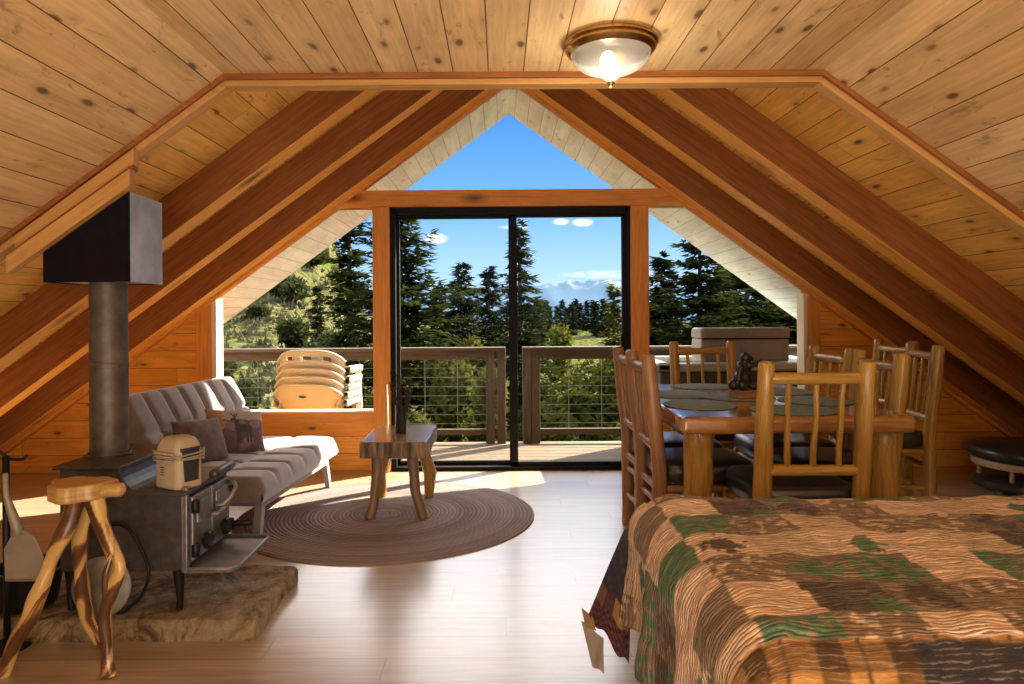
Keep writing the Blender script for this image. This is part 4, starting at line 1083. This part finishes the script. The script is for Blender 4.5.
# ------------------------------------------------------------------ rug
mb = MB(); n = 96; prf = [(1.0, 0.0), (1.0, .008), (.992, .012), (.97, .0125)]
mb.lathe([(.001, .0125), (.5, .0125), (.97, .0125), (.992, .011), (1.0, .006), (1.0, 0), (.001, 0)], 96)
mb.v = [(x * .885 * (1 + .03 * max(0, x)), y * .845, z) for x, y, z in mb.v]
mb.v = [(x * .985, y * .985, z) for x, y, z in mb.v]
rg = mb.build('braided_rug', M['rug'], smooth_angle=40, fix=True); rg.location = (-.70, 4.13, .001)
tag(rg, 'oval braided purple-brown rug on the wood floor', 'rug')

# ------------------------------------------------------------------ futon
fz = R(-4)
fu = thing('futon', 'grey-taupe tufted futon sofa by the left window wall', 'sofa', (-1.49, 4.20, .013), fz)
o = cushion(.58, 1.27, .125, 2, 6, .016).build('seat', M['futon'], fu, smooth=True, fix=True); o.location = (0, 0, .285)
o = cushion(.50, 1.27, .11, 2, 7, .018).build('backrest', M['futon'], fu, smooth=True, fix=True)
o.rotation_euler = (0, R(61), 0); o.location = (-.395, 0, .545)
mb = MB(); mb.box((.24, 0, .197), (.035, 1.12, .05)); mb.box((-.22, 0, .197), (.035, 1.12, .05))
for y in (-.5, .5): mb.box((0, y, .197), (.46, .035, .05))
mb.build('frame', M['futon'], fu, bevel=.006)
for x in (.235, -.22):
    for sy in (-1, 1):
        mb = MB(); q0 = Vector((x, sy * .52, .22)); q1 = Vector((x + .01, sy * .585, 0))
        ax = [(-.022, -.028), (.022, -.028), (.022, .028), (-.022, .028)]
        vs = [(q1.x + a * .75, q1.y + b * .7, 0) for a, b in ax] + [(q0.x + a, q0.y + b, .22) for a, b in ax]
        mb._add(vs, [(3, 2, 1, 0), (4, 5, 6, 7), (0, 1, 5, 4), (1, 2, 6, 5), (2, 3, 7, 6), (3, 0, 4, 7)], [[(0, 0), (.05, 0), (.05, .2), (0, .2)]] * 6)
        mb.build('leg', M['futon'], fu, fix=True, bevel=.004)
mb = MB(); mb.tube([(-.24, -.45, .22), (-.30, -.45, .30), (-.42, -.45, .45)], .014, 8); mb.tube([(-.24, .45, .22), (-.30, .45, .30), (-.42, .45, .45)], .014, 8); mb.build('back_hinge', M['blackiron'], fu, smooth=True)
def pillow(name, w_, h_, t_, mat, loc, rot, lb):
    mb = MB(); nn = 26
    def f(sgn):
        def fn(a, b):
            x, y = a * 2 - 1, b * 2 - 1
            pin = 1 - .07 * (1 - abs(x) ** 2) * abs(y) ** 6 - 0; pin2 = 1 - .07 * (1 - abs(y) ** 2) * abs(x) ** 6
            z = t_ / 2 * ((1 - x ** 2) * (1 - y ** 2)) ** .42 + .003 * noise.noise(Vector((x * 3, y * 3, w_ * 9)))
            return (x * w_ / 2 * pin2, y * h_ / 2 * pin, sgn * max(z, 0))
        return fn
    mb.grid(f(1), nn * 2, nn * 2); 
    g2 = f(-1); mb.grid(lambda a, b: g2(1 - a, b), nn, nn, lambda a, b: (1 - a, b))
    o = mb.build(name, mat, smooth=True); o.location = loc; o.rotation_euler = rot
    return tag(o, lb, 'pillow', 'pillows on the futon')
def facing(nrm, up=(0, 0, 1), roll=0.0):
    z_ = Vector(nrm).normalized(); x_ = Vector(up).cross(z_).normalized(); y_ = z_.cross(x_)
    m = Matrix((x_, y_, z_)).transposed() @ Matrix.Rotation(roll, 3, 'Z'); return m.to_euler()
p1 = pillow('throw_pillow', .38, .28, .12, M['pillowprint'], (-1.645, 4.235, .494), facing((.80, -.60, .42), roll=R(-9)), 'tan and purple-grey throw pillow with a dark deer print, leaning on the futon')
def deer(u, v):
    x, y = u - .56, v - .52
    body = abs(x / .15) ** 2.4 + abs(y / .085) ** 2.4 < 1
    neck = -.155 < x - .0 < -.07 and -.02 < y < .20 - abs(x + .12) * .6
    head = abs((x + .155) / .06) ** 2 + abs((y - .2) / .035) ** 2 < 1
    legs = any(abs(x - lx) < .018 and -.30 < y < 0 for lx in (-.115, -.07, .075, .12))
    ant = any(abs(x - (-.14 + s * (y - .23))) < .009 and .22 < y < .36 for s in (-.35, .5, .15))
    if body or neck or head or legs or ant: return (.075, .075, .085)
    nz = noise.noise(Vector((u * 4, v * 4, 0)))
    if u < .22 + .1 * nz: return (.42, .26, .12)
    if v > .72 + .1 * nz: return (.42, .36, .31)
    return (.17, .105, .125) if nz < .12 else (.26, .19, .19)
paint(p1, deer)
p2 = pillow('throw_pillow', .34, .27, .11, M['brownpillow'], (-1.735, 3.95, .488), facing((.88, -.35, .42), roll=R(-4)), 'plain brown throw pillow tucked behind the deer pillow on the futon')

# ------------------------------------------------------------------ coffee table, vase
cb = (-.63, 4.28, .013)
ct = thing('coffee_table', 'small rustic coffee table with a thick bark-edged slab top on the rug', 'coffee table', cb)
mb = WB(cb); mb.prism(slab_outline(-.825, -.432, 3.975, 4.62, .014, 2.0, .05), .372, .470, 'Z', lambda a, b: (b, a))
o = mb.build('tabletop', M['coffeetop'], ct, fix=True, bevel=.010, bseg=2); o.data.materials.append(M['barkedge'])
for p in o.data.polygons:
    if abs(p.normal.z) < .5: p.material_index = 1
for i, (a, b, c, y0, y1) in enumerate((((376, 455), (374, 490), (368.5, 520), 4.03, 4.02), ((411, 455), (414, 490), (422, 520), 4.03, 4.02))):
    mb = WB(cb); Y = 4.03
    p0, p1_, p2_ = at(a[0], a[1], 4.08), at(b[0], b[1], 4.05), at(c[0], c[1], 4.02); p2_.z = .0135
    mb.tube([p0, p0.lerp(p1_, .5) + Vector((.004, 0, 0)), p1_, p1_.lerp(p2_, .5) + Vector((-.005 if i else .006, 0, 0)), p2_], [.034, .032, .029, .029, .031], 10, True, .3, i + 2); mb.build('leg', M['greylog'], ct, smooth_angle=60)
for i, (x0, x1) in enumerate(((-.745, -.79), (-.50, -.475))):
    mb = WB(cb); mb.tube([(x0, 4.50, .38), (x0 + (x1 - x0) * .2, 4.5, .28), (x0 + (x1 - x0) * 1.3, 4.51, .17), (x1, 4.5, .08), (x1, 4.5, .0135)], [.036, .036, .042, .036, .03], 10, True, .4, i + 7); mb.build('leg', M['log'], ct, smooth_angle=60)
vb = (-.628, 4.31, .471)
vt = thing('vase', 'dark narrow vase of dry twigs on the coffee table', 'vase', vb)
mb = MB(); mb.lathe([(.001, 0), (.036, 0), (.039, .004), (.040, .17), (.041, .175), (.036, .175), (.035, .02), (.001, .018)], 24); mb.build('vessel', M['vase'], vt, smooth_angle=40)
mb = MB(); random.seed(11)
for i in range(30):
    a = random.uniform(0, 6.28); r0 = random.uniform(0, .02); sp = random.uniform(.01, .075); hh = random.uniform(.24, .40)
    p0 = Vector((r0 * math.cos(a), r0 * math.sin(a), .03)); p1_ = Vector(((r0 + sp) * math.cos(a), (r0 + sp) * math.sin(a), hh))
    m_ = p0.lerp(p1_, .55) + Vector((random.uniform(-.008, .008), 0, 0)); mb.tube([p0, m_, p1_], [.0028, .0024, .001], 5)
    for k in range(9):
        t = random.uniform(.5, 1.0); c_ = p0.lerp(p1_, t); d1 = Vector((random.uniform(-1, 1), random.uniform(-1, 1), random.uniform(.2, 1))) * .022
        mb.tri(c_, c_ + d1, c_ + d1 * .5 + Vector((.006, .006, 0)))
mb.build('dry_twigs', M['twig'], vt)
mb = MB(); mb.tube([(-.872, 5.255, .002), (-.874, 5.262, .30), (-.880, 5.272, .68)], [.016, .014, .011], 8, True, .2, 3)
tag(mb.build('wooden_stick', M['stick'], smooth=True), 'pale wooden stick standing against the left post of the glass door', 'stick')

# ------------------------------------------------------------------ ceiling light
lb2 = (.40, 2.43, HZ)
lt = thing('ceiling_light', 'flush ceiling light with a ribbed glass bowl and brass rim, lit', 'ceiling light', lb2)
mb = MB(); mb.lathe([(.001, 0), (.158, 0), (.166, -.006), (.166, -.014), (.158, -.020), (.160, -.030), (.152, -.040), (.143, -.046), (.135, -.044), (.138, -.02), (.001, -.015)], 48); mb.build('brass_rim', M['brass'], lt, smooth_angle=35, label='brass rim', fix=True)
mb = MB(); bp = []
for i in range(15):
    t = i / 14; a = t * math.pi / 2
    bp.append((.139 * math.cos(a) ** .85 if t < 1 else .012, -.042 - .075 * math.sin(a) ** 1.1))
bp = [(r, z) for r, z in bp if r > .04] + [(.034, -.122), (.026, -.130), (.016, -.140), (.011, -.146)]
mb.lathe(bp, 120, (0, 0, 0), False, None, .010); mb.build('glass_bowl', M['lampglass'], lt, smooth=True)
mb = MB(); mb.lathe([(.001, -.142), (.012, -.143), (.014, -.148), (.008, -.153), (.009, -.157), (.004, -.163), (.001, -.164)], 16); mb.build('finial', M['brass'], lt, smooth=True, fix=True)
mb = superbox(.055, .055, .075, 1.0, 16, 10); bo = mb.build('bulb', M['bulb'], lt, smooth=True); bo.location = (-.01, 0, -.072)
lamp('ceiling_light_glow', 'POINT', (.40, 2.43, 1.93), 3, (1.0, .88, .68), .06)

# ------------------------------------------------------------------ dark round seat under the right eaves
ob = (3.56, 4.62, 0)
ot = thing('ottoman', 'low round black padded seat with a pale wooden hoop under the right eaves', 'ottoman', ob)
mb = MB(); mb.lathe([(.001, .02), (.30, .02), (.32, .04), (.32, .07), (.30, .085), (.001, .085)], 36); mb.build('base', M['leather'], ot, smooth_angle=40)
for a in (150, 215, 270, 330, 30, 90):
    mb = MB(); mb.tube([(.27 * math.cos(R(a)), .27 * math.sin(R(a)), .08), (.27 * math.cos(R(a)), .27 * math.sin(R(a)), .18)], .013, 8); mb.build('post', M['palering'], ot, smooth=True)
mb = MB(); mb.lathe([(.24, .165), (.315, .165), (.318, .17), (.318, .205), (.315, .21), (.24, .21)], 44, (0, 0, 0), True); mb.build('wooden_hoop', M['palering'], ot, smooth_angle=40, fix=True, label='pale wooden hoop')
mb = superbox(.70, .70, .13, .8, 36, 12); o = mb.build('cushion', M['leather'], ot, smooth=True); o.location = (0, 0, .265)
for a in (200, 245, 290):
    mb = MB(); mb.lathe([(.001, 0), (.022, 0), (.024, .02), (.001, .022)], 12, (.27 * math.cos(R(a)), .27 * math.sin(R(a)), 0)); mb.build('foot', M['greymetal'], ot, smooth_angle=40)
# ------------------------------------------------------------------ deck railing
def railing(label, x0, x1, posts, base_x):
    base = (base_x, 7.0, -.10)
    t = thing('deck_railing', label, 'railing', base)
    mb = WB(base); mb.box(((x0 + x1) / 2, 6.99, .865), (x1 - x0, .13, .035)); mb.build('cap_rail', M['railwood'], t, bevel=.004)
    mb = WB(base); mb.box(((x0 + x1) / 2, 7.0, .80), (x1 - x0, .04, .09)); mb.build('top_rail', M['railwood'], t, bevel=.004)
    mb = WB(base); mb.box(((x0 + x1) / 2, 7.0, .015), (x1 - x0, .04, .06)); mb.build('bottom_rail', M['railwood'], t, bevel=.004)
    for p in posts:
        mb = WB(base); mb.box((p, 7.0, .375), (.085, .085, .95)); mb.build('post', M['railwood'], t, bevel=.004)
    ps = sorted(posts)
    for a, b in zip(ps[:-1], ps[1:]):
        mb = WB(base)
        z = .10
        while z < .75: mb.tube([(a + .04, 7.0, z), (b - .04, 7.0, z)], .0032, 4, False); z += .095
        n = max(2, int((b - a) / .30))
        for i in range(1, n): x = a + (b - a) * i / n; mb.tube([(x, 7.004, .04), (x, 7.004, .76)], .0032, 4, False)
        mb.build('wire_mesh', M['wire'], t)
railing('weathered wood deck railing with wire mesh, left run ending at the door middle', -5.4, .055, [-5.35, -3.55, -1.78, -.105, .01], -2.6)
railing('weathered wood deck railing with wire mesh, right run starting at the door middle', .225, 5.4, [.27, .36, 2.05, 3.75, 5.35], 2.8)

# ------------------------------------------------------------------ stacked plastic chairs
def mono(slots):
    t = thing('plastic_chair', 'x', 'chair', (0, 0, 0), 0, 'stacked cream plastic chairs')
    mb = MB()
    def back(a, b):
        th = (a - .5) * 2; z = .36 + .36 * b; w_ = .27 + .035 * b
        x = w_ * th; cz = 0
        if b > .55: 
            k = (b - .55) / .45; cz = -.10 * k * abs(th) ** 4
        y = -.20 - .10 * b + .13 * abs(th) ** 2.4
        return (x, y, z + cz)
    # shell with three slots near the top
    n1, n2 = 31, 17
    vs = [back(i / (n1 - 1), j / (n2 - 1)) for i in range(n1) for j in range(n2)]
    fs = []; uvs = []
    for i in range(n1 - 1):
        for j in range(n2 - 1):
            u_ = (i + .5) / (n1 - 1)
            if slots and 12 <= j <= 13 and any(abs(u_ - c) < w_ for c, w_ in ((.22, .05), (.5, .075), (.78, .05))): continue
            if not slots and j == 11 and abs(u_ - .5) < .05: continue
            fs.append([i * n2 + j, (i + 1) * n2 + j, (i + 1) * n2 + j + 1, i * n2 + j + 1]); uvs.append([(0, 0)] * 4)
    mb._add(vs, fs, uvs)
    o = mb.build('backrest', M['plastic'], t, smooth=True); o.modifiers.new('t', 'SOLIDIFY').thickness = .006
    mb = MB(); pts = [Vector(back(i / 30, 1.0)) for i in range(31)]; mb.tube(pts, .014, 8); mb.build('top_rim', M['plastic'], t, smooth=True)
    mb = MB(); mb.grid(lambda a, b: ((a - .5) * (.44 + .06 * b), -.20 + .42 * b, .37 + .02 * b - .03 * math.sin(math.pi * a) - .03 * max(0, b - .85) / .15), 16, 16); o = mb.build('seat', M['plastic'], t, smooth=True); o.modifiers.new('t', 'SOLIDIFY').thickness = .006
    for s_ in (-1, 1):
        mb = MB(); mb.grid(lambda a, b, s_=s_: (s_ * (.285 + .055 * b), -.13 + .36 * a, .565 - .01 * a + .012 * math.sin(math.pi * b)), 10, 5)
        mb.grid(lambda a, b, s_=s_: (s_ * (.335 - .005 * b), -.13 + .36 * a, .565 - .05 * b), 10, 3)
        o = mb.build('armrest', M['plastic'], t, smooth=True); o.modifiers.new('t', 'SOLIDIFY').thickness = .006
        for y0, y1, z1, x1 in ((-.19, -.25, .42, .255), (.21, .24, .56, .315)):
            mb = MB(); mb.grid(lambda a, b, s_=s_, y0=y0, y1=y1, z1=z1, x1=x1: (s_ * (x1 + .015 * (1 - b) - .055 * max(0, a - .5) * 2), y1 + (y0 - y1) * b + (.05 * min(a, .5) * 2 - .025) * (1 if y0 > 0 else 1), z1 * b), 5, 8)
            o = mb.build('leg', M['plastic'], t, smooth=True); o.modifiers.new('t', 'SOLIDIFY').thickness = .008
    return t
pc = mono(False)
ords = ['lowest', 'second lowest', 'middle', 'second highest', 'topmost']
for i in range(5):
    o = pc if i == 0 else (mono(True) if i == 4 else dup(pc))
    o.location = (-1.66 + .004 * i, 6.12 + .016 * i, -.0995 + .0665 * i + (.02 if i == 4 else 0)); o.rotation_euler = (0, 0, R(-6))
    o['label'] = '%s cream plastic chair of the stack on the deck outside the left window' % ords[i]

# ------------------------------------------------------------------ hot tub
hb2 = (2.10, 6.22, -.10)
h_ = thing('hot_tub', 'dark hot tub with a pale rim on the deck outside the right window', 'hot tub', hb2)
mb = MB(); mb.box((0, .1, .41), (1.50, 1.10, .82)); mb.build('skirt', M['tubskirt'], h_, bevel=.02)
mb = MB()
for c, d_ in (((0, -.41, .855), (1.56, .14, .07)), ((0, .61, .855), (1.56, .14, .07)), ((-.71, .1, .855), (.14, 1.16, .07)), ((.71, .1, .855), (.14, 1.16, .07))): mb.box(c, d_)
mb.build('rim', M['tubshell'], h_, bevel=.02)
mb = MB(); mb.prism([(-.64, .825), (.64, .825), (.64, .83), (-.64, .83)], -.35, .55, 'Y'); mb.build('water', plain('tub_water', (.25, .32, .32), .1, spec=.8), h_, fix=True)
cv = (2.10, 6.00, .792)
c_ = thing('hot_tub_cover', 'brown folded vinyl cover standing on the hot tub behind the table', 'cover', cv)
mb = MB(); mb.box((0, 0, .10), (.76, .30, .20)); mb.build('lower_half', M['tubcover'], c_, bevel=.02)
mb = MB(); mb.prism([(-.16, .202), (.16, .202), (.13, .29), (-.16, .297)], -.385, .385, 'X'); mb.build('upper_half', M['tubcover'], c_, fix=True, bevel=.02)
mb = MB(); mb.box((0, -.145, .20), (.74, .02, .012)); mb.build('strap', M['blackiron'], c_)
# ------------------------------------------------------------------ trees
def conifer(h, r, seed, whorls=26, droop=.25, size=.1, bare=.03, per=8, power=.85, dens=4, ragged=.25):
    rnd = random.Random(seed); mb = MB(); U = rnd.uniform; V = mb.v; Fc = mb.f; UVs = mb.uv
    uvt = [(0, 0), (1, 0), (0, 1)]
    for w_ in range(whorls):
        t = bare + (1 - bare) * ((w_ + rnd.random() * .8) / whorls) ** .95
        z0 = h * t; L = r * (1 - t) ** power * U(1 - ragged, 1 + ragged) + .05
        a0 = rnd.random() * 6.28
        for b in range(per):
            a = a0 + 6.28 * b / per + U(-.35, .35); Lb = L * U(1 - ragged * 1.3, 1.1)
            ca, sa = math.cos(a), math.sin(a); tilt = U(-.12, .12); zj = z0 + U(-.7, .7) * h / whorls
            n = max(2, int(Lb / (size * .62)))
            for i in range(n):
                s_ = (i + .5 + U(-.3, .3)) / n; d_ = Lb * s_
                zz = zj - droop * Lb * s_ ** 1.4 + .14 * Lb * s_ * s_ + tilt * d_
                wd = min(.30 * Lb, .34) * (1 - .6 * abs(s_ - .45))
                sz = size * (1.15 - .4 * s_)
                for q in range(dens):
                    lat = U(-1, 1) * wd; cx = ca * d_ - sa * lat; cy = sa * d_ + ca * lat; cz = zz - abs(lat) * .25 + U(-.5, .3) * sz
                    k = U(.7, 1.35) * sz; dx = ca + (-sa) * lat / (wd + .01) * .8 + U(-.4, .4); dy = sa + ca * lat / (wd + .01) * .8 + U(-.4, .4); dz = U(-.5, .35)
                    m = k / math.sqrt(dx * dx + dy * dy + dz * dz + 1e-6); dx *= m * 1.5; dy *= m * 1.5; dz *= m * 1.5
                    px, py, pz = -dy * .26 + U(-.1, .1) * k, dx * .26 + U(-.1, .1) * k, U(-.2, .2) * k
                    o = len(V); V.append((cx - px, cy - py, cz - pz)); V.append((cx + px, cy + py, cz + pz)); V.append((cx + dx, cy + dy, cz + dz))
                    Fc.append([o, o + 1, o + 2]); UVs.append(uvt)
    return mb
def bushy(h, r, seed, n=5200, size=.11, lobes=14, zb=.15):
    rnd = random.Random(seed); mb = MB(); L = []
    for i in range(lobes):
        a = rnd.random() * 6.28; t = rnd.uniform(zb, .9); q = r * math.sin(math.pi * min(1, t + .12)) ** .6 * rnd.uniform(.2, .8)
        L.append((Vector((math.cos(a) * q, math.sin(a) * q, h * t)), r * rnd.uniform(.28, .5)))
    for i in range(n):
        c, rr = rnd.choice(L); d_ = Vector((rnd.gauss(0, 1), rnd.gauss(0, 1), rnd.gauss(0, 1))).normalized()
        p = c + d_ * rr * rnd.uniform(.55, 1.05); p.z = max(p.z, .02)
        s_ = size * rnd.uniform(.5, 1.2); u = Vector((rnd.uniform(-1, 1), rnd.uniform(-1, 1), rnd.uniform(-.6, 1))).normalized(); v = u.cross(d_).normalized()
        mb.tri(p - v * s_ * .4, p + v * s_ * .4, p + u * s_)
    return mb
def trunk(h, r, seed): 
    mb = MB(); mb.log((0, 0, -.4), (0, 0, h), r, r * .15, seed, 8, .2, .03, 10); return mb
protos = {}
def tree(kind, px, pytop, Y, width_px, label, cat='tree', group='trees beyond the deck', rz=0.0, name=None):
    """top of the tree seen at (px, pytop) when it stands Y metres away; stands on the ground there"""
    p = at(px, pytop, Y); zg = hill(p.x, Y) - .1
    H = p.z - zg; Rw = width_px / 2 / F * Y
    nm = name or {'spruce': 'spruce_tree', 'dark': 'dark_conifer', 'bright': 'leafy_bush', 'sage': 'juniper_bush', 'loose': 'pine_tree', 'young': 'young_spruce'}[kind]
    t = thing(nm, label, cat, (p.x, Y, zg), rz, group)
    sd = int(px * 7 + Y * 13)
    if kind == 'spruce': f = conifer(H, Rw, sd, int(H * 5), .30, size=.13, per=9, dens=4); m = M['spruce']
    elif kind == 'young': f = conifer(H, Rw, sd, int(H * 5), .2, size=.12, per=9, dens=4); m = M['bright']
    elif kind == 'dark': f = conifer(H, Rw, sd, int(H * 4.5), .2, size=.17, per=9, dens=5, power=.55, ragged=.3); m = M['dark']
    elif kind == 'loose': f = conifer(H, Rw, sd, int(H * 3.6), .02, size=.15, per=9, dens=5, power=.5, ragged=.38); m = M['spruce']
    elif kind == 'bright': f = bushy(H, Rw, sd, 6000, .13, 22); m = M['bright']
    else: f = bushy(H, Rw, sd, 2200, .03 * Y * .45, 8, .1); m = M['sage']
    f.build('foliage', m, t)
    trunk(H * (.97 if kind not in ('bright', 'sage') else .45), .02 * H + .015, sd).build('trunk', M['bark'], t, smooth=True)
    return t
tree('loose', 400, 184, 13.0, 190, 'tall pine behind the left edge of the glass door')
tree('loose', 350, 192, 18.0, 88, 'dark pine outside the left window, right of the hillside')
tree('loose', 318, 284, 30.0, 36, 'smaller pine on the slope left of the dark pine')
tree('dark', 462, 266, 20.0, 92, 'dark conifer in the left door pane, right of the tall pine')
tree('dark', 440, 286, 24.0, 84, 'low dark conifer just right of the tall pine')
tree('dark', 489, 270, 21.0, 74, 'dark conifer touching the left edge of the door centre stile')
tree('spruce', 520, 222, 16.0, 150, 'pointed spruce rising behind the door centre stile')
tree('young', 614, 286, 15.0, 80, 'young spruce at the right edge of the right door pane')
tree('dark', 662, 254, 17.0, 80, 'dark conifer at the left edge of the right window')
tree('loose', 700, 216, 14.0, 150, 'large spreading conifer in the middle of the right window')
tree('loose', 748, 236, 16.0, 150, 'dark conifer right of the large spreading one in the right window')
tree('dark', 795, 250, 18.0, 140, 'dark conifer at the right edge of the right window')
tree('dark', 724, 258, 20.0, 120, 'dark conifer in the gap between the two big right-window conifers')
tree('dark', 776, 262, 22.0, 130, 'dark conifer behind the right end of the hot tub cover')
# bright leafy growth below the rail
for (px, py, Y, w_, lb) in ((412, 352, 10.5, 74, 'sunlit yellow-green bush below the rail, leftmost in the door'), (452, 344, 11.5, 78, 'sunlit bush below the rail in the middle of the left door pane'),
                            (490, 352, 10.2, 60, 'sunlit bush below the rail beside the centre stile, left side'), (548, 350, 10.8, 66, 'sunlit bush below the rail beside the centre stile, right side'),
                            (585, 314, 13.0, 90, 'tall sunlit bush rising above the rail in the right door pane'), (612, 342, 11.2, 72, 'sunlit bush below the rail at the right door edge'),
                            (380, 366, 10.4, 60, 'bush below the rail behind the left door post'), (560, 316, 22.0, 60, 'sunlit bush beyond the pointed spruce'), (470, 322, 14.5, 60, 'green bush under the dark conifers in the left door pane')):
    tree('bright', px, py, Y, w_, lb, 'bush', 'sunlit bushes below the deck')
for (px, py, Y, w_, lb) in ((228, 348, 19.0, 46, 'dark juniper at the left edge of the left window'), (246, 372, 16.0, 58, 'juniper bush just over the rail, left of the plastic chairs'), (240, 396, 13.0, 60, 'low juniper below the rail in the left window'),
                            (258, 312, 38.0, 20, 'small lone juniper halfway up the hillside'), (284, 288, 44.0, 46, 'dark juniper high on the hillside'), (296, 322, 32.0, 44, 'dark juniper lower on the hillside'),
                            (330, 330, 28.0, 50, 'dark juniper in front of the slope pine'), (305, 262, 58.0, 44, 'juniper near the crest of the hillside'), (240, 292, 55.0, 26, 'juniper under the soffit edge on the hillside'), (275, 268, 66.0, 40, 'juniper on the skyline of the hillside'),
                            (300, 352, 24.0, 34, 'juniper behind the stacked plastic chairs'),):
    tree('sage', px, py, Y, w_, lb, 'bush', 'junipers on the hillside')
# sagebrush on the hillside: uncountable, one object
rnd = random.Random(4); mb = MB()
for i in range(4600):
    y = 12 + 66 * rnd.random() ** .8; x = -y * rnd.uniform(.14, .62) - .5; z = hill(x, y)
    s_ = rnd.uniform(.12, .32) * (.6 + y / 60)
    for k in range(6):
        a = rnd.uniform(0, 6.28); b = Vector((x + rnd.uniform(-1, 1) * s_ * .7, y + rnd.uniform(-1, 1) * s_ * .7, z - .03)); t_ = Vector((math.cos(a), math.sin(a), 0)) * s_ * .35
        mb.tri(b - t_, b + t_, b + Vector((rnd.uniform(-.4, .4) * s_, rnd.uniform(-.4, .4) * s_, s_ * rnd.uniform(.5, 1.1))))
tag(mb.build('sagebrush', M['sagebrush']), 'grey-green sagebrush scattered over the hillside in the left window', 'shrubs', kind='stuff')
# distant row of conifers under the mountains: one mesh, many trees
df = conifer(7.0, 1.8, 77, 18, .2, size=.6, per=7, dens=3, power=.8); dfo = None
random.seed(21)
xs = [530 + i * 5.2 + random.uniform(-1.5, 1.5) for i in range(22)] + [650 + i * 6 for i in range(6)]
for i, px in enumerate(xs):
    Y = random.uniform(105, 150); p = at(px, 316, Y); zg = hill(p.x, Y); s_ = random.uniform(.75, 1.25)
    lb = 'small distant dark conifer in the row under the mountains'
    if dfo is None:
        dfo = thing('distant_conifer', lb, 'tree', (0, 0, 0), 0, 'distant conifers under the mountains'); df.build('foliage', M['dark'], dfo); o = dfo
        trunk(5.0, .15, 3).build('trunk', M['bark'], dfo)
    else: o = dup(dfo)
    topz = at(px, random.uniform(300, 309), Y).z
    o.location = (p.x, Y, zg - .2); k = (topz - zg + .2) / 7.0; o.scale = (k * .9, k * .9, k); o.rotation_euler = (0, 0, random.random() * 6)
